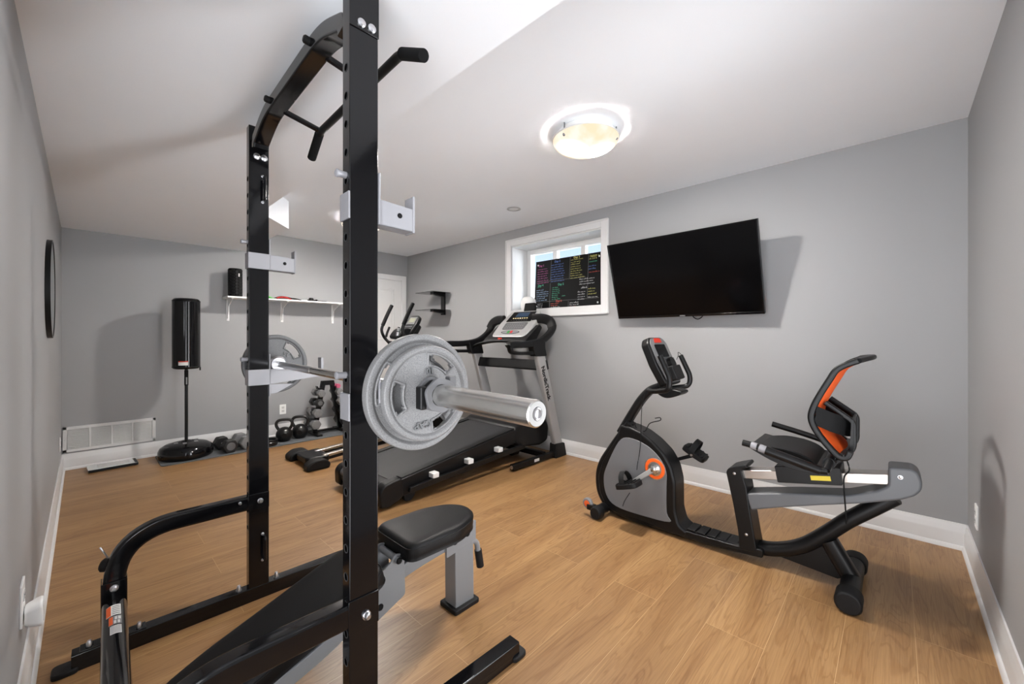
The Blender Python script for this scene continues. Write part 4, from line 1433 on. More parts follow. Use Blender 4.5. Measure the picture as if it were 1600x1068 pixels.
pedal(2.335, 1.205, 0.283, -1)
pedal(2.665, 0.918, 0.470, 1)
MB().prism([(1.083, 0.405), (1.067, 0.377), (1.208, 0.270), (1.222, 0.289)], 'yz', BXC - 0.112, BXC - 0.100).build('crank_arm', 'silver_plastic', bk, bevel=0.004)
MB().prism([(1.083, 0.377), (1.067, 0.405), (0.912, 0.480), (0.905, 0.458)], 'yz', BXC + 0.100, BXC + 0.112).build('crank_arm', 'satin_black', bk, bevel=0.004)
# neck, console, handlebars
MB().tube(spline([(BXC, 1.345, 0.56), (BXC, 1.30, 0.635), (BXC, 1.255, 0.71), (BXC, 1.20, 0.795), (BXC, 1.14, 0.86), (BXC, 1.07, 0.895)], 7), rrect(0.05, 0.075, 0.022, 4), up=(1, 0, 0)).build('neck', 'satin_black', bk)
MB().lathe([(0, 0), (0.034, 0), (0.036, 0.02), (0.036, 0.06), (0.03, 0.075), (0, 0.075)], (BXC, 1.315, 0.58), (0, -0.6, 0.9), n=24).build('neck_collar', 'satin_black', bk)
MB().tube(spline([(BXC - 0.02, 1.235, 0.645), (BXC - 0.03, 1.22, 0.612), (BXC - 0.03, 1.165, 0.60), (BXC - 0.03, 1.13, 0.655), (BXC - 0.04, 1.06, 0.685), (BXC - 0.03, 1.065, 0.70), (BXC - 0.02, 1.10, 0.69)], 6), 0.003, up=(1, 0, 0)).build('bottle_hook', 'satin_black', bk)
# console: face looks back towards the rider (-y) and up
KF = frame((BXC, 1.075, 1.045), (1, 0, 0), (0, 0.12, 0.27))
KF = Matrix(KF)
kc = MB().prism(rpoly([(-0.105, -0.155), (0.105, -0.155), (0.138, -0.02), (0.132, 0.12), (0.09, 0.158), (-0.09, 0.158), (-0.132, 0.12), (-0.138, -0.02)], 0.02), 'xy', -0.022, 0.034, KF).build('console', 'satin_black', bk, bevel=0.012, seg=3)
MB().prism(rpoly([(-0.094, -0.145), (0.094, -0.145), (0.124, -0.02), (0.118, 0.115), (0.083, 0.147), (-0.083, 0.147), (-0.118, 0.115), (-0.124, -0.02)], 0.015), 'xy', 0.033, 0.037, KF).build('console_face', 'bike_grey', kc)
MB().prism(rpoly([(-0.075, 0.02), (0.075, 0.02), (0.075, 0.105), (-0.075, 0.105)], 0.008), 'xy', 0.0365, 0.040, KF).build('display', 'screen', kc)
MB().prism(rpoly([(-0.055, 0.118), (0.055, 0.118), (0.042, 0.148), (-0.042, 0.148)], 0.008), 'xy', 0.020, 0.0385, KF).build('console_badge', 'dark_red', kc)
q = MB()
for r_ in range(2):
    for i in range(4):
        q.box(-0.055 + i * 0.03, -0.035 + i * 0.03, -0.03 - r_ * 0.03, -0.012 - r_ * 0.03, 0.0365, 0.0395, KF)
q.build('keypad', 'cover_grey', kc)
MB().prism(rpoly([(-0.06, -0.14), (0.06, -0.14), (0.065, -0.05), (-0.065, -0.05)], 0.012), 'xy', 0.036, 0.085, KF).build('device_pocket', 'rubber', kc, bevel=0.006)
q = MB()
for i in range(7):
    q.box(-0.035, 0.035, -0.046 + i * 0.007, -0.043 + i * 0.007, 0.05, 0.078, KF)
q.prism(circ(0.036, 20), 'xy', 0.052, 0.076, KF @ Matrix.Translation((0, -0.03, 0)))
q.build('console_fan', 'satin_black', kc)
MB().tube(spline([KF @ V(*p) for p in ((0.03, -0.02, 0.09), (0.04, 0.0, 0.105), (0.05, 0.02, 0.11), (0.055, 0.005, 0.118), (0.06, -0.015, 0.122))], 6), 0.0016).build('key_cord', 'matte_black', kc)
hb = MB()
hb.tube(fillet([(2.36, 1.018, 1.092), (2.36, 0.955, 0.955), (2.36, 0.965, 0.89), (2.40, 1.08, 0.868), (2.46, 1.13, 0.865)], 0.05, 7), 0.0155, up=(1, 0, 0))
hb.build('handlebar', 'satin_black', bk)
hb = MB()
hb.tube(fillet([(2.66, 1.010, 1.084), (2.66, 0.947, 0.952), (2.66, 0.955, 0.89), (2.60, 1.06, 0.872), (2.54, 1.12, 0.865)], 0.05, 7), 0.0155, up=(1, 0, 0))
hb.build('handlebar', 'satin_black', bk)
MB().prism(cspline([(1.07, 0.868), (0.99, 0.885), (0.925, 0.878), (0.94, 0.853), (1.01, 0.830), (1.06, 0.845)], 4), 'yz', BXC - 0.06, BXC + 0.06).build('handlebar_tray', 'satin_black', bk, bevel=0.012)
MB().tube(spline([(2.46, 1.155, 0.86), (2.43, 1.165, 0.75), (2.42, 1.165, 0.62), (2.416, 1.17, 0.5), (2.412, 1.185, 0.40), (2.412, 1.19, 0.36)], 6), 0.002).build('sensor_cable', 'matte_black', bk)
MB().tube(spline([(2.416, 1.24, 0.20), (2.415, 1.275, 0.14), (2.416, 1.29, 0.10)], 5), 0.002).build('sensor_cable', 'matte_black', bk)
# seat
MB().prism(cspline([(0.515, 0.640), (0.44, 0.660), (0.35, 0.655), (0.285, 0.632), (0.268, 0.600), (0.36, 0.600), (0.46, 0.618)], 5), 'yz', 2.335, 2.665).build('seat_cushion', 'vinyl', bk, bevel=0.03, seg=4)
MB().prism(cspline([(0.54, 0.650), (0.44, 0.632), (0.34, 0.612), (0.24, 0.606), (0.225, 0.590), (0.28, 0.574), (0.36, 0.578), (0.44, 0.600), (0.51, 0.632)], 5), 'yz', 2.31, 2.69).build('seat_pan', 'satin_black', bk, bevel=0.014, seg=3)
for xx, pts in ((2.262, [(0.552, 0.676), (0.49, 0.667), (0.42, 0.648), (0.33, 0.622), (0.26, 0.608), (0.215, 0.61)]), (2.738, [(0.515, 0.700), (0.40, 0.676), (0.29, 0.650), (0.24, 0.638)])):
    sh_ = MB().tube(spline([(xx, y, z) for y, z in pts], 6), 0.0155, up=(1, 0, 0)).build('seat_handle', 'satin_black', bk)
    if xx < 2.5:
        MB().cyl((xx, 0.515, 0.6715), (xx, 0.49, 0.667), 0.0175).build('pulse_sensor', 'silver_paint', sh_)
        MB().cyl((xx, 0.480, 0.665), (xx, 0.448, 0.6565), 0.0185, 0.019).build('pulse_sensor', 'silver_paint', sh_)
        MB().cyl((xx, 0.452, 0.657), (xx, 0.24, 0.6065), 0.021, 0.019).build('handle_sleeve', 'satin_black', sh_)
MB().tube(fillet([(2.262, 0.222, 0.612), (2.32, 0.21, 0.655), (2.738, 0.235, 0.64)], 0.04), 0.016).build('handle_crossbar', 'satin_black', bk)
MB().cyl((2.30, 0.215, 0.635), (2.345, 0.215, 0.635), 0.024).build('adjuster_knob', 'rubber', bk)
# back rest: two curved side frames, orange mesh, lumbar band, brace
prof = [(0.115, 1.100), (0.16, 1.078), (0.192, 1.052), (0.214, 1.010), (0.246, 0.945), (0.270, 0.887), (0.281, 0.838), (0.272, 0.795), (0.247, 0.750), (0.214, 0.706), (0.182, 0.672), (0.155, 0.672), (0.142, 0.70)]
xn, xf = 2.31, 2.69
for xx in (xn, xf):
    MB().tube(spline([(xx, y, z) for y, z in prof], 5), rrect(0.026, 0.03, 0.008), up=(1, 0, 0)).build('back_frame', 'satin_black', bk)
MB().tube(spline([(xn, 0.118, 1.100), (BXC, 0.075, 1.112), (xf, 0.118, 1.100)], 6), rrect(0.03, 0.022, 0.008), up=(0, 0, 1)).build('head_rail', 'satin_black', bk)
MB().tube([(xn, 0.165, 0.672), (xf, 0.165, 0.672)], rrect(0.03, 0.026, 0.008)).build('bottom_rail', 'satin_black', bk)
mp_ = spline([(0, y, z) for y, z in prof[1:11]], 5)


def back_rows(lo, hi, off=0.0, n=8):
    rows = []
    for p in mp_:
        if lo <= p.z <= hi:
            rows.append([(xn + (xf - xn) * i / n, p.y - 0.028 * math.sin(PI * i / n) + off, p.z) for i in range(n + 1)])
    return rows


MB().grid(back_rows(0.675, 1.075), 0.003).build('back_mesh', 'orange_mesh', bk)
rows = []
for v in range(7):
    z_ = 0.888 - 0.088 * v / 6
    yb_ = 0.268 if z_ > 0.84 else 0.272
    row = []
    for i in range(15):
        k = math.sin(PI * i / 14) ** 0.55
        row.append((xn + (xf - xn) * i / 14, yb_ - 0.005 - 0.122 * k, z_ - 0.062 * k))
    rows.append(row)
MB().grid(rows, 0.006).build('lumbar_band', 'matte_black', bk)
for xx in (BXC - 0.10, BXC + 0.10):
    MB().tube(fillet([(xx, 0.238, 0.895), (xx, 0.135, 0.818), (xx, 0.135, 0.70), (xx, 0.165, 0.655), (xx, 0.22, 0.60)], 0.02, 4), rrect(0.022, 0.026, 0.006), up=(1, 0, 0)).build('back_brace', 'satin_black', bk)
MB().prism(rpoly([(0.135, 0.83), (0.142, 0.83), (0.150, 0.66), (0.135, 0.68)], 0.004), 'yz', BXC - 0.12, BXC + 0.12).build('back_plate', 'satin_black', bk)
MB().tube(spline([(2.40, 0.165, 0.66), (2.39, 0.15, 0.60), (2.40, 0.17, 0.55), (2.42, 0.165, 0.40), (2.44, 0.165, 0.335)], 6), 0.003).build('seat_cable', 'matte_black', bk)

# ------------------------------------------------------------------ television
tv = thing('television', 'large black flat screen television tilted downward on the grey wall', 'television', (3.215, 1.242, 1.40))
TVF = frame((3.215, 1.242, 1.683), (math.sin(R(-1.3)), -math.cos(R(-1.3)), 0), (-math.sin(R(17.5)) * 1.0, 0, math.cos(R(17.5))))
TW, TH = 1.15, 0.661
MB().box(-TW / 2, TW / 2, -TH / 2, TH / 2, -0.03, 0.0, TVF).build('housing', 'satin_black', tv, bevel=0.003)
bz = MB()
e = 0.011
for a in ((-TW / 2, TW / 2, TH / 2 - e, TH / 2), (-TW / 2, TW / 2, -TH / 2, -TH / 2 + e * 1.6), (-TW / 2, -TW / 2 + e, -TH / 2, TH / 2), (TW / 2 - e, TW / 2, -TH / 2, TH / 2)):
    bz.box(a[0], a[1], a[2], a[3], -0.004, 0.005, TVF)
bz.build('bezel', 'gloss_black', tv, bevel=0.0015)
MB().box(-TW / 2 + e, TW / 2 - e, -TH / 2 + e * 1.6, TH / 2 - e, 0.0, 0.0015, TVF).build('screen', 'screen', tv)
MB().box(-0.022, 0.022, -TH / 2 + 0.005, -TH / 2 + 0.013, 0.004, 0.0058, TVF).build('badge', 'label_grey', tv)
MB().prism(rpoly([(-0.30, -0.2), (0.30, -0.2), (0.26, 0.16), (-0.26, 0.16)], 0.03), 'xy', -0.065, -0.029, TVF).build('back_cover', 'satin_black', tv, bevel=0.01)
q = MB()
q.box(XR - 0.014, XR, 1.13, 1.35, 1.60, 1.82)
q.build('wall_plate', 'satin_black', tv, bevel=0.003)
q = MB()
q.tube([(XR - 0.014, 1.242, 1.71), tuple(TVF @ V(0, 0.02, -0.062))], rrect(0.05, 0.04, 0.006))
q.build('mount_arm', 'satin_black', tv)
MB().tube(spline([tuple(TVF @ V(0.055, -0.30, -0.045)), tuple(TVF @ V(0.065, -0.345, -0.04)), tuple(TVF @ V(0.10, -0.365, -0.035)), tuple(TVF @ V(0.135, -0.345, -0.04)), tuple(TVF @ V(0.14, -0.30, -0.045))], 6), 0.004).build('cable_loop', 'matte_black', tv)

# ------------------------------------------------------------------ workout board in the window
mat('board_black', srgb(9, 9, 10), 0.55, spec=0.15)
bd = thing('workout_board', 'black glossy board covered in coloured handwriting, leaning in the window', 'writing board', (3.64, 2.63, WZ0 + 0.014))
x_b, x_t = 3.630, 3.668
by0, by1, bz0, bz1 = 2.185, 3.075, WZ0 + 0.015, 2.085
BF = frame((x_b, (by0 + by1) / 2, bz0), (0, -1, 0), (x_t - x_b, 0, bz1 - bz0))
BWd, BHt = by1 - by0, math.hypot(x_t - x_b, bz1 - bz0)
MB().box(-BWd / 2, BWd / 2, 0, BHt, -0.004, 0.0, BF).build('panel', 'board_black', bd)
for sx in (-1, 1):
    for zz in (0.045, BHt - 0.045):
        MB().lathe([(0, 0), (0.009, 0), (0.009, 0.004), (0.005, 0.008), (0, 0.008)], BF @ V(sx * (BWd / 2 - 0.035), zz, 0), BF.to_3x3() @ V(0, 0, 1), n=14).build('standoff_pin', 'white_plastic', bd)
INK = {'ink_white': srgb(214, 214, 216), 'ink_blue': srgb(96, 130, 205), 'ink_pink': srgb(196, 92, 160), 'ink_green': srgb(70, 178, 140),
       'ink_yellow': srgb(206, 200, 110), 'ink_red': srgb(206, 78, 66), 'ink_pale_blue': srgb(160, 186, 220)}
for k_, v_ in INK.items():
    mat(k_, v_, 0.6)
rnd = random.Random(11)


def scribble(m, x, y, length, h):
    """one handwritten line: words of looping strokes"""
    cx = x
    while cx < x + length:
        wl_ = min(rnd.uniform(0.02, 0.06), x + length - cx)
        if wl_ < 0.008:
            break
        pts = []
        n = max(4, int(wl_ / 0.0035))
        for i in range(n + 1):
            t = i / n
            tall = h * (1.5 if rnd.random() < 0.16 else 0.75)
            pts.append(BF @ V(cx + wl_ * t + rnd.uniform(-0.001, 0.001), y + (tall if i % 2 else 0) * rnd.uniform(0.5, 1.0) + 0.012 * (cx + wl_ * t - x), 0.0012))
        m.tube(pts, rrect(0.0026, 0.001, 0.0003, 1), up=(BF.to_3x3() @ V(0, 0, 1)))
        cx += wl_ + 0.01


def block(ink, x, y, wd, lines, step=0.026, h=0.011, ragged=0.4):
    m = MB()
    for i in range(lines):
        scribble(m, x, y - i * step, wd * (1 - rnd.uniform(0, ragged)), h)
    m.build('handwriting', ink, bd)['label'] = ink.replace('ink_', '').replace('_', ' ') + ' handwriting'


block('ink_pink', -0.415, 0.47, 0.17, 7, 0.027)
block('ink_blue', -0.215, 0.50, 0.20, 8, 0.027, ragged=0.2)
block('ink_yellow', 0.055, 0.525, 0.20, 9, 0.025)
block('ink_yellow', 0.29, 0.535, 0.12, 2, 0.03, 0.016)
block('ink_green', 0.29, 0.475, 0.10, 1, 0.03, 0.014)
block('ink_blue', 0.285, 0.43, 0.14, 2, 0.03, 0.015)
block('ink_red', 0.29, 0.365, 0.13, 1, 0.03, 0.012)
block('ink_green', -0.405, 0.265, 0.08, 1)
block('ink_pale_blue', -0.42, 0.225, 0.18, 6, 0.024)
block('ink_green', -0.19, 0.24, 0.12, 7, 0.022)
block('ink_green', -0.05, 0.14, 0.09, 1)
block('ink_white', 0.175, 0.30, 0.20, 3, 0.026)
block('ink_white', 0.20, 0.205, 0.10, 1, 0.02, 0.02)
block('ink_yellow', 0.29, 0.19, 0.12, 3, 0.028, 0.015)
block('ink_white', 0.16, 0.165, 0.12, 4, 0.026)
block('ink_white', 0.29, 0.10, 0.13, 1)
block('ink_white', -0.40, 0.065, 0.09, 3, 0.02)
block('ink_red', -0.20, 0.06, 0.12, 2, 0.022)
block('ink_white', -0.20, 0.018, 0.20, 1)
block('ink_white', 0.06, 0.055, 0.14, 2, 0.022)
block('ink_red', 0.06, 0.012, 0.10, 1)
for body, x, y, ink in (('Day 1', -0.36, 0.515, 'ink_pink'), ('Day 2', -0.13, 0.54, 'ink_blue'), ('Day 3', 0.13, 0.552, 'ink_yellow'), ('REST', 0.345, 0.535, 'ink_yellow'),
                        ('Day 4', -0.36, 0.285, 'ink_green'), ('Day 5', -0.07, 0.275, 'ink_green'), ('Day 6', -0.09, 0.09, 'ink_red')):
    text_part('heading', body, 0.034, ink, bd, BF @ Matrix.Translation((x, y, 0.0012)), 0.0006)
ln = MB()
for x0, x1, y0, y1 in ((-0.22, -0.218, 0.33, 0.58), (0.042, 0.044, 0.33, 0.58), (0.278, 0.28, 0.10, 0.59), (-0.42, 0.25, 0.325, 0.327), (-0.22, -0.218, 0.0, 0.30), (-0.42, 0.42, 0.092, 0.094), (0.04, 0.042, 0.0, 0.08)):
    ln.box(x0, x1, y0, y1, 0.0, 0.0010, BF)
ln.build('ruled_lines', 'label_grey', bd)

pk = thing('white_speaker', 'white rounded device on the window sill behind the treadmill console', 'speaker', (3.50, 3.05, WZ0 + 0.014))
MB().lathe([(0, 0), (0.078, 0), (0.088, 0.02), (0.088, 0.075), (0.082, 0.108), (0.066, 0.135), (0.04, 0.148), (0, 0.15)], (3.50, 3.05, WZ0 + 0.014), n=36).build('device_body', 'white_plastic', pk)
MB().lathe([(0.0, 0.1495), (0.02, 0.1495), (0.02, 0.1515), (0, 0.1515)], (3.50, 3.05, WZ0 + 0.014), n=24).build('top_button', 'label_white', pk)

# ------------------------------------------------------------------ things on the walls
mr = thing('wall_mirror', 'round mirror in a thin black frame on the left wall', 'mirror', (XL, 3.46, 1.20))
MB().lathe([(0.262, 0), (0.275, 0), (0.275, 0.021), (0.266, 0.021), (0.262, 0)], (XL, 3.46, 1.472), (1, 0, 0), n=72).build('frame', 'satin_black', mr)
MB().lathe([(0, 0.002), (0.267, 0.002), (0.267, 0.019), (0, 0.019)], (XL, 3.46, 1.472), (1, 0, 0), n=72).build('mirror_glass', 'mirror', mr)

fs = thing('floating_shelf', 'two-tier black glass shelf on the wall left of the window', 'wall shelf', (XR, 4.53, 1.50))
for z in (1.795, 1.562):
    MB().prism(rpoly([(3.105, 4.35), (XR - 0.012, 4.35), (XR - 0.012, 4.77), (3.105, 4.77)], 0.03), 'xy', z, z + 0.006).build('shelf_plate', 'glass_black', fs)
    MB().prism([(XR - 0.02, z), (XR - 0.20, z), (XR - 0.20, z - 0.018), (XR - 0.02, z - 0.036)], 'xz', 4.49, 4.57).build('shelf_support', 'satin_black', fs, bevel=0.002)
MB().box(XR - 0.022, XR, 4.49, 4.57, 1.505, 1.80).build('wall_spine', 'satin_black', fs, bevel=0.002)

# return-air grille
vt = thing('return_air_grille', 'wide white louvred return air grille low on the far wall', 'air vent', (0.18, YF, 0.16))
x0, x1, z0, z1 = -0.132, 0.500, 0.158, 0.388
q = MB()
fwid = 0.026
for a in ((x0, x1, z0, z0 + fwid), (x0, x1, z1 - fwid, z1), (x0, x0 + fwid, z0, z1), (x1 - fwid, x1, z0, z1)):
    q.box(a[0], a[1], YF - 0.012, YF, a[2], a[3])
for i in (1, 2, 3):
    xc = x0 + fwid + (x1 - x0 - 2 * fwid) * i / 4
    q.box(xc - 0.007, xc + 0.007, YF - 0.011, YF, z0 + fwid, z1 - fwid)
q.build('grille_frame', 'vent_paint', vt, bevel=0.002)
MB().box(x0 + 0.01, x1 - 0.01, YF - 0.002, YF, z0 + 0.01, z1 - 0.01).build('backing', 'vent_dark', vt)
for i in range(4):
    a = x0 + fwid + (x1 - x0 - 2 * fwid) * i / 4 + 0.004
    b = x0 + fwid + (x1 - x0 - 2 * fwid) * (i + 1) / 4 - 0.004
    q = MB()
    for k in range(14):
        zz = z0 + fwid + 0.006 + k * (z1 - z0 - 2 * fwid) / 14
        q.prism([(YF - 0.010, zz - 0.002), (YF - 0.0015, zz + 0.005), (YF - 0.0015, zz + 0.0065), (YF - 0.010, zz - 0.0005)], 'yz', a, b)
    q.build('louvres', 'vent_paint', vt)
for xx in (x0 + 0.013, x1 - 0.013):
    bolt_mesh((xx, YF - 0.012, (z0 + z1) / 2), (0, -1, 0), 0.004, 0.002).build('screw', 'zinc', vt)


def outlet(name, label, c, n, w_=0.072, h_=0.118, group='white wall outlets'):
    """wall plate with two sockets; n is the wall's inward normal"""
    t = thing(name, label, 'outlet', tuple(c), 0, group)
    u = V(0, 0, 1).cross(V(*n))
    F = frame(c, u, (0, 0, 1))
    MB().prism(rpoly([(-w_ / 2, -h_ / 2), (w_ / 2, -h_ / 2), (w_ / 2, h_ / 2), (-w_ / 2, h_ / 2)], 0.006), 'xy', 0, 0.006, F).build('wall_plate', 'white_plastic', t, bevel=0.0015)
    for s_ in (-1, 1):
        so = MB().prism(rpoly([(-0.017, s_ * 0.021 - 0.015), (0.017, s_ * 0.021 - 0.015), (0.017, s_ * 0.021 + 0.015), (-0.017, s_ * 0.021 + 0.015)], 0.006), 'xy', 0.005, 0.008, F).build('socket', 'label_white', t)
        q = MB()
        for dx in (-0.007, 0.007):
            q.box(dx - 0.0013, dx + 0.0013, s_ * 0.021 - 0.003, s_ * 0.021 + 0.007, 0.0075, 0.0084, F)
        q.cyl(F @ V(0, s_ * 0.021 - 0.009, 0.0075), F @ V(0, s_ * 0.021 - 0.009, 0.0084), 0.0026, n=10)
        q.build('slots', 'hole_shade', so)
    return t


outlet('wall_outlet', 'white outlet plate on the far wall above the kettlebells', (1.675, YF, 0.318), (0, -1, 0))
outlet('wall_outlet', 'white outlet plate on the right-hand wall above the baseboard', (3.07, YN, 0.305), (0, 1, 0))
outlet('wall_outlet', 'white outlet plate on the left wall at the far corner beside the vent', (XL, 5.085, 0.30), (1, 0, 0))
outlet('wall_outlet', 'white outlet plate low on the left wall holding a plug-in device', (XL, 2.055, 0.345), (1, 0, 0), 0.095, 0.135)
af = thing('plug_in_freshener', 'white plug-in device in the outlet low on the left wall', 'air freshener', (XL, 2.05, 0.25))
FF = frame((XL + 0.0085, 2.05, 0.300), (0, 1, 0), (0, 0, 1))
q = MB()
rows = []
for d_, w_, h_ in ((0.0, 0.050, 0.060), (0.008, 0.058, 0.068), (0.026, 0.066, 0.080), (0.036, 0.066, 0.084), (0.040, 0.060, 0.078)):
    rows.append([q.bm.verts.new(FF @ V(x_, y_, d_)) for x_, y_ in rrect(w_, h_, 0.018, 4)])
for A, B in zip(rows, rows[1:]):
    for k in range(len(A)):
        q.bm.faces.new((A[k], A[(k + 1) % len(A)], B[(k + 1) % len(A)], B[k]))
q.bm.faces.new(rows[0][::-1])
q.bm.faces.new(rows[-1])
q.build('freshener_body', 'white_plastic', af, bevel=0.002)
MB().prism(rpoly([(-0.018, -0.03), (0.018, -0.03), (0.018, 0.03), (-0.018, 0.03)], 0.01), 'xy', 0.0395, 0.0412, FF).build('front_badge', 'label_white', af)

# ------------------------------------------------------------------ punching bag
pg = thing('punching_bag', 'black free-standing punching bag on a pole with round base', 'punching bag', (0.706, 5.16, 0.009))
MB().lathe([(0, 0.885), (0.095, 0.885), (0.108, 0.893), (0.113, 0.91), (0.113, 1.55), (0.109, 1.572), (0.095, 1.586), (0, 1.59)], (0.706, 5.16, 0), n=48).build('padded_cylinder', 'gloss_black', pg, smooth=50)
q = MB()
for zz in (0.905, 1.56):
    q.lathe([(0.1125, zz - 0.004), (0.1145, zz), (0.1125, zz + 0.004)], (0.706, 5.16, 0), n=48)
q.box(0.704, 0.708, 5.045, 5.048, 0.91, 1.55)
q.build('seams', 'rubber', pg)
MB().box(0.800, 0.812, 5.09, 5.10, 0.868, 0.90).build('zip_pull', 'rubber', pg)
rows = []
for i in range(2):
    zz = 0.925 + 0.032 * i
    rows.append([(0.706 + 0.1142 * math.sin(R(a)), 5.16 - 0.1142 * math.cos(R(a)), zz) for a in range(-40, 5, 5)])
MB().grid(rows, 0.0006).build('maker_label', 'label_white', pg)
rows = [[(x_, y_, z_ + 0.031) for x_, y_, z_ in rows[0]], [(x_, y_, z_ + 0.010) for x_, y_, z_ in rows[1]]]
MB().grid(rows, 0.0006).build('label_stripe', 'dark_red', pg)
MB().cyl((0.706, 5.16, 0.15), (0.706, 5.16, 0.89), 0.0135).build('pole', 'satin_black', pg)
MB().cyl((0.706, 5.16, 0.72), (0.706, 5.16, 0.87), 0.0165).build('spring_sleeve', 'matte_black', pg)
MB().box(0.700, 0.712, 5.142, 5.144, 0.73, 0.80).build('pole_sticker', 'label_grey', pg)
MB().lathe([(0, 0.010), (0.205, 0.010), (0.219, 0.022), (0.223, 0.05), (0.219, 0.085), (0.205, 0.115), (0.165, 0.140), (0.10, 0.155), (0.05, 0.158), (0.045, 0.165), (0.026, 0.172), (0, 0.172)], (0.706, 5.165, 0), n=56).build('base', 'gloss_black', pg, smooth=60)
bt = MB()
bt.lathe([(0.060, 0.1565), (0.062, 0.159), (0.056, 0.160), (0.054, 0.157)], (0.706, 5.165, 0), n=32)
bt.build('base_collar', 'rubber', pg)
for a in (200, 255, 320, 20):
    cx, cy = 0.706 + 0.09 * math.cos(R(a)), 5.165 + 0.09 * math.sin(R(a))
    MB().box(cx - 0.016, cx + 0.016, cy - 0.016, cy + 0.016, 0.150, 0.162).build('base_decal', 'label_grey', pg, bevel=0.002)

# ------------------------------------------------------------------ scale
sc = thing('bathroom_scale', 'flat glass bathroom scale on the floor below the vent', 'bathroom scale', (0.185, 5.27, 0), R(3))
F = W(sc)
MB().prism(rpoly([(-0.165, -0.10), (0.165, -0.10), (0.165, 0.09), (-0.165, 0.09)], 0.012), 'xy', 0.018, 0.027, F).build('glass_plate', 'scale_glass', sc, bevel=0.001)
MB().box(-0.163, 0.163, -0.108, -0.094, 0.005, 0.026, F).build('front_edge', 'satin_black', sc, bevel=0.002)
MB().box(-0.10, 0.115, -0.07, 0.07, 0.0268, 0.0278, F).build('foot_pads', 'brushed', sc)
MB().box(0.142, 0.162, -0.095, 0.085, 0.0268, 0.0290, F).build('side_trim', 'satin_black', sc)
for sx in (-1, 1):
    for sy in (-1, 1):
        MB().cyl(F @ V(sx * 0.14, sy * 0.07 - 0.005, 0), F @ V(sx * 0.14, sy * 0.07 - 0.005, 0.019), 0.014, n=16).build('foot', 'rubber', sc)

# ------------------------------------------------------------------ mat along the far wall
tag(MB().prism(rpoly([(0.49, 4.925), (2.44, 4.925), (2.44, 5.41), (0.49, 5.41)], 0.05, 6), 'xy', 0.0, 0.009).build('exercise_mat', 'mat_grey', bevel=0.002, org=(1.45, 5.15, 0)),
    'long dark grey exercise mat on the floor along the far wall', 'exercise mat')
MZ = 0.009


# ------------------------------------------------------------------ dumbbells
def dumbbell_kind(name, length, r, handle_r, m, label, loc, rz, group, tilt=0.0):
    """hexagonal dumbbell lying along its own y axis, resting on a flat of each head"""
    t = thing(name, label, 'dumbbell', loc, rz, group)
    M = W(t)
    hz = r * math.cos(PI / 6)
    hl = length * 0.30
    for s_ in (-1, 1):
        y0, y1 = s_ * (length / 2 - hl), s_ * length / 2
        hx = [(r * math.cos(R(60 * k)), r * math.sin(R(60 * k)) + hz) for k in range(6)]
        q = MB()
        lo, hi = min(y0, y1), max(y0, y1)
        q.prism(hx, 'xz', lo, hi)
        q.bm.transform(M)
        q.build('head', m, t, bevel=r * 0.16, seg=3)
        q = MB()
        q.lathe([(0, 0), (r * 0.55, 0), (r * 0.5, 0.003), (0, 0.003)], (0, y1 - s_ * 0.0005, hz), (0, s_, 0), n=20)
        q.bm.transform(M)
        q.build('end_face', 'mid_grey' if m == 'hex_black' else m, t)
    q = MB()
    q.lathe([(handle_r, 0), (handle_r * 1.15, length * 0.1), (handle_r * 1.22, length * 0.2), (handle_r * 1.15, length * 0.3), (handle_r, length * 0.4)], (0, -length * 0.2, hz), (0, 1, 0), n=20)
    q.bm.transform(M)
    q.build('handle', 'zinc', t)
    return t


G1 = 'dumbbells lying on the mat'
dumbbell_kind('dumbbell', 0.30, 0.075, 0.015, 'hex_black', 'black hexagonal dumbbell on the mat beside the punching bag base', (1.022, 5.12, MZ), R(8), G1)
dumbbell_kind('dumbbell', 0.29, 0.078, 0.015, 'hex_grey', 'grey hexagonal dumbbell on the mat, next to the black one', (1.190, 5.14, MZ), R(7), G1)
dumbbell_kind('dumbbell', 0.29, 0.078, 0.015, 'hex_grey', 'grey hexagonal dumbbell on the mat half hidden behind the black upright', (1.352, 5.265, MZ), R(3), G1)

pl = thing('black_weight_disc', 'black round weight lying on the mat left of the kettlebells', 'weight plate', (1.400, 5.022, MZ))
F = W(pl)
q = MB()
q.lathe([(0.02, 0), (0.084, 0), (0.091, 0.008), (0.091, 0.040), (0.084, 0.048), (0.076, 0.048), (0.072, 0.042), (0.035, 0.042), (0.033, 0.050), (0.02, 0.050), (0.02, 0)], (0, 0, 0), n=40)
q.bm.transform(F)
q.build('disc', 'kettle', pl)
q = MB()
q.tube([(0.081 * math.cos(2 * PI * k / 40), 0.081 * math.sin(2 * PI * k / 40), 0.056) for k in range(40)], 0.010, closed=True)
q.bm.transform(F)
q.build('rim', 'rubber', pl)


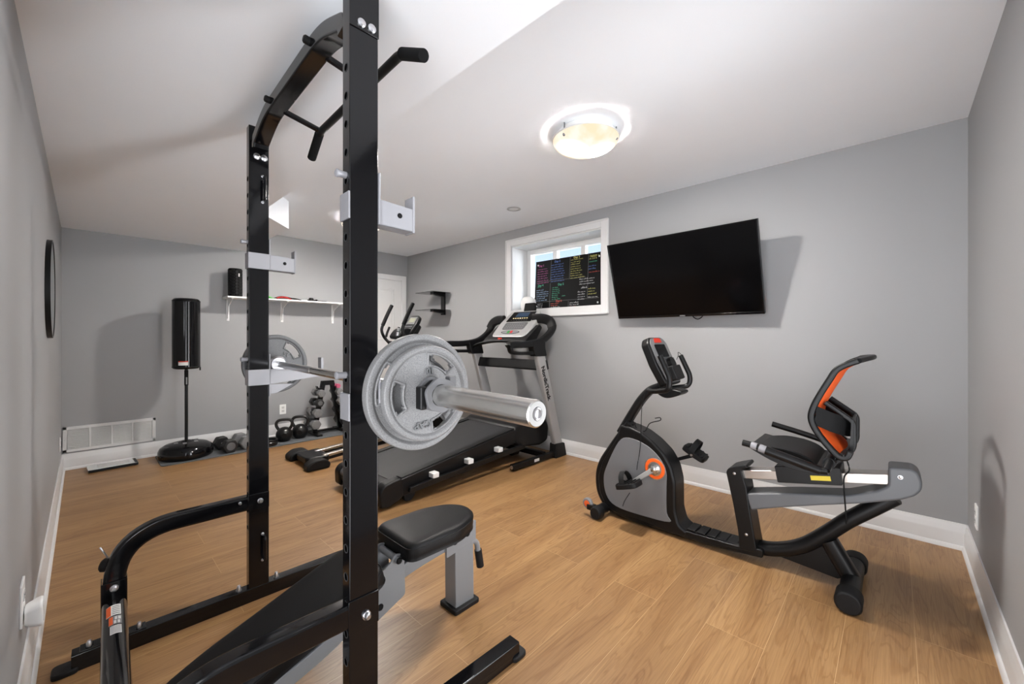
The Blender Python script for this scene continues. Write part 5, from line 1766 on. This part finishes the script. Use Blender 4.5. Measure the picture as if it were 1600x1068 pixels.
# ------------------------------------------------------------------ kettlebells
def kettlebell(label, loc, s, rz):
    t = thing('kettlebell', label, 'kettlebell', loc, rz, 'black kettlebells')
    M = W(t)
    q = MB()
    prof = [(0, 0.0), (0.052, 0.0), (0.058, 0.006)]
    for k in range(1, 12):
        a = R(-52 + k * 11.5)
        prof.append((0.088 * math.cos(a), 0.076 + 0.088 * math.sin(a)))
    prof.append((0, 0.164))
    q.lathe([(r * s, z * s) for r, z in prof], (0, 0, 0), n=40)
    q.bm.transform(M)
    q.build('ball', 'kettle', t, smooth=60)
    q = MB()
    q.tube(spline([(-0.052 * s, 0, 0.130 * s), (-0.078 * s, 0, 0.175 * s), (-0.080 * s, 0, 0.215 * s), (-0.055 * s, 0, 0.243 * s), (0, 0, 0.250 * s), (0.055 * s, 0, 0.243 * s), (0.080 * s, 0, 0.215 * s), (0.078 * s, 0, 0.175 * s), (0.052 * s, 0, 0.130 * s)], 6),
           circ(0.0165 * s, 16), up=(0, 1, 0))
    q.bm.transform(M)
    q.build('handle', 'kettle', t)
    q = MB()
    q.lathe([(0, 0), (0.030 * s, 0), (0.028 * s, 0.003), (0, 0.003)], (0, -0.0865 * s, 0.076 * s), (0, -1, 0), n=24)
    q.bm.transform(M)
    q.build('front_boss', 'satin_black', t)
    return t


kettlebell('black kettlebell on the mat, left of the two', (1.585, 5.105, MZ), 0.98, R(-18))
kettlebell('black kettlebell on the mat, right of the two beside the dumbbell rack', (1.765, 5.135, MZ), 1.0, R(-22))

# ------------------------------------------------------------------ A-frame dumbbell rack
RCX, RCY = 2.105, 5.185
ra = thing('dumbbell_rack', 'black A-shaped dumbbell rack standing on the mat', 'dumbbell rack', (RCX, RCY, MZ))
for s_ in (-1, 1):
    legp = [(RCX + s_ * 0.025, 0.655), (RCX + s_ * 0.075, 0.655), (RCX + s_ * 0.085, 0.60), (RCX + s_ * 0.19, 0.02), (RCX + s_ * 0.135, 0.02)]
    q = MB()
    q.prism(legp, 'xz', RCY - 0.022, RCY + 0.022)
    q.build('side_leg', 'satin_black', ra, bevel=0.002)
    for z in (0.575, 0.50, 0.385, 0.263, 0.130):
        xx = RCX + s_ * (0.055 + (0.655 - z) * 0.19)
        q = MB()
        q.prism(rpoly([(xx - s_ * 0.02, z - 0.012), (xx + s_ * 0.055, z - 0.02), (xx + s_ * 0.068, z + 0.022), (xx + s_ * 0.055, z + 0.022), (xx + s_ * 0.045, z - 0.002), (xx + s_ * 0.005, z - 0.001), (xx - s_ * 0.01, z + 0.03)], 0.004), 'xz', RCY - 0.024, RCY + 0.024)
        q.build('cradle_hook', 'satin_black', ra)
    MB().box(RCX + s_ * 0.162 - 0.03, RCX + s_ * 0.162 + 0.03, RCY - (0.19 if s_ < 0 else 0.10), RCY + 0.17, MZ, 0.032).build('foot', 'satin_black', ra, bevel=0.003)
MB().prism([(RCX - 0.075, 0.655), (RCX + 0.075, 0.655), (RCX + 0.05, 0.60), (RCX - 0.05, 0.60)], 'xz', RCY - 0.024, RCY + 0.024).build('top_plate', 'satin_black', ra, bevel=0.002)
MB().box(RCX - 0.165, RCX + 0.165, RCY - 0.02, RCY + 0.02, 0.028, 0.052).build('tie_bar', 'satin_black', ra, bevel=0.002)
G2 = 'dumbbells on the A-shaped rack'
rackset = [(-1, 0.50, 0.048, 'hex_grey', 'grey dumbbell on the rack, top of the left-hand column'),
           (-1, 0.385, 0.052, 'hex_black', 'black dumbbell on the rack, second from top in left-hand column'),
           (-1, 0.263, 0.058, 'hex_grey', 'grey dumbbell on the rack, third from top in left-hand column'),
           (-1, 0.130, 0.063, 'hex_grey', 'grey dumbbell on the rack, bottom of the left-hand column beside kettlebell'),
           (1, 0.575, 0.030, 'pink', 'small pink dumbbell at the top right of the rack'),
           (1, 0.50, 0.046, 'hex_grey', 'grey dumbbell on the rack, right-hand column just below the pink one'),
           (1, 0.385, 0.052, 'hex_grey', 'grey dumbbell on the rack, third down in the right-hand column'),
           (1, 0.263, 0.056, 'hex_black', 'dark dumbbell on the rack, fourth down in the right-hand column'),
           (1, 0.130, 0.061, 'hex_black', 'dark dumbbell on the rack, bottom of the right-hand column')]
for s_, z, r_, m_, lb in rackset:
    xx = RCX + s_ * (0.055 + (0.655 - z) * 0.19 + 0.026)
    dumbbell_kind('dumbbell', 0.17 + r_ * 1.3, r_, 0.0125, m_, lb, (xx, RCY, z + 0.0125 - r_ * math.cos(PI / 6)), 0, G2)
bx = MB()
bx.prism(rpoly([(2.225, 4.945), (2.385, 4.955), (2.385, 5.045), (2.225, 5.04)], 0.008), 'xy', MZ, 0.095)
tag(bx.build('yoga_block', 'mid_grey', bevel=0.006, org=(2.295, 5.0, MZ)), 'dark grey block on the mat right of the dumbbell rack', 'yoga block')

# ------------------------------------------------------------------ white shelf and what lies on it
ws = thing('wall_shelf', 'long white shelf on brackets high on the far wall', 'wall shelf', (1.72, YF, 1.38))
MB().box(1.06, 2.385, 5.20, YF, 1.628, 1.645).build('shelf_board', 'white_plastic', ws, bevel=0.002)
for xx in (1.112, 1.665, 2.278):
    q = MB()
    q.box(xx - 0.013, xx + 0.013, YF - 0.006, YF, 1.385, 1.628)
    q.box(xx - 0.013, xx + 0.013, 5.225, YF, 1.622, 1.628)
    q.prism([(YF - 0.006, 1.41), (YF - 0.006, 1.622), (5.24, 1.622), (5.24, 1.612), (YF - 0.045, 1.55), (YF - 0.022, 1.41)], 'yz', xx - 0.004, xx + 0.004)
    br_ = q.build('shelf_bracket', 'white_plastic', ws)
    for zz in (1.42, 1.585):
        bolt_mesh((xx, YF - 0.006, zz), (0, -1, 0), 0.004, 0.002).build('screw', 'zinc', br_)

SZ = 1.645
rl = thing('foam_roller', 'black ridged foam roller standing on the left end of shelf', 'foam roller', (1.150, 5.30, SZ))
MB().lathe([(0.040, 0.0), (0.060, 0.0), (0.062, 0.004), (0.062, 0.306), (0.060, 0.31), (0.040, 0.31), (0.040, 0.0)], (1.150, 5.30, SZ), n=40).build('core', 'foam', rl)
q = MB()
for k in range(12):
    a = 2 * PI * k / 12
    for i in range(9):
        zz = SZ + 0.012 + i * 0.033 + (0.016 if k % 2 else 0)
        if zz + 0.026 > SZ + 0.31:
            continue
        M = Matrix.Translation((1.150, 5.30, 0)) @ Matrix.Rotation(a, 4, 'Z')
        q.box(0.058, 0.067, -0.0135, 0.0135, zz, zz + 0.026, M)
q.build('tread_blocks', 'rubber', rl, bevel=0.002)
MB().box(1.166, 1.178, 5.2335, 5.2345, 1.865, 1.90).build('paper_tag', 'label_white', rl)

gc = thing('green_cloth', 'bright green folded cloth on the shelf beside the straps', 'cloth', (1.49, 5.31, SZ))
q = MB()
rows = []
for i in range(9):
    u = i / 8
    rows.append([(1.425 + 0.115 * u, 5.25 + 0.12 * v / 6, SZ + 0.002 + (0.058 - 0.05 * u) * (0.9 + 0.25 * math.sin(3 * u + v)) * math.sin(PI * min(1, 0.12 + v / 6.8))) for v in range(7)])
q.grid(rows, 0.004)
q.build('folded_fabric', 'green', gc, smooth=70)

rb = thing('resistance_bands', 'tangle of black and red exercise straps heaped on the shelf', 'exercise straps', (1.66, 5.30, SZ))
q = MB()
rn = random.Random(3)
for j in range(5):
    pts = []
    ph = rn.uniform(0, 6)
    for k in range(15):
        u = k / 14
        env = math.sin(PI * min(1, u * 0.9 + 0.06))
        pts.append((1.552 + 0.30 * u, 5.30 + 0.045 * math.sin(5 * u + ph), SZ + 0.010 + 0.055 * env * (0.55 + 0.45 * math.sin(ph + 4 * u)) * (1 - 0.5 * u)))
    q.tube(spline(pts, 3), rrect(0.022, 0.005, 0.0015, 1), up=(0, 0, 1))
q.build('black_straps', 'matte_black', rb)
q = MB()
for j in range(3):
    pts = []
    for k in range(9):
        u = k / 8
        pts.append((1.56 + 0.15 * u, 5.265 + 0.012 * j + 0.01 * math.sin(6 * u), SZ + 0.007 + 0.007 * j + 0.014 * math.sin(PI * u)))
    q.tube(spline(pts, 3), rrect(0.016, 0.008, 0.002, 1), up=(0, 0, 1))
q.build('red_straps', 'red', rb)

hg = thing('hand_gripper', 'small black rounded hand grip tool on the shelf', 'hand gripper', (1.945, 5.28, SZ))
q = MB()
q.lathe([(0, 0), (0.025, 0), (0.03, 0.01), (0.03, 0.03), (0.022, 0.042), (0, 0.046)], (1.945, 5.28, SZ), n=24)
q.lathe([(0, 0), (0.014, 0), (0.016, 0.02), (0.010, 0.028), (0, 0.029)], (2.010, 5.285, SZ), n=18)
q.tube([(1.90, 5.28, SZ + 0.012), (2.02, 5.285, SZ + 0.012)], 0.010)
q.build('grip_body', 'satin_black', hg)
MB().cyl((1.83, 5.28, SZ + 0.008), (1.905, 5.28, SZ + 0.010), 0.006).build('spring_end', 'zinc', hg)
rd = MB()
rd.cyl((2.035, 5.285, SZ + 0.009), (2.135, 5.30, SZ + 0.009), 0.009, n=18)
tag(rd.build('grey_rod', 'mid_grey', org=(2.085, 5.29, SZ)), 'short grey rod at the right of the hand grip on shelf', 'rod')
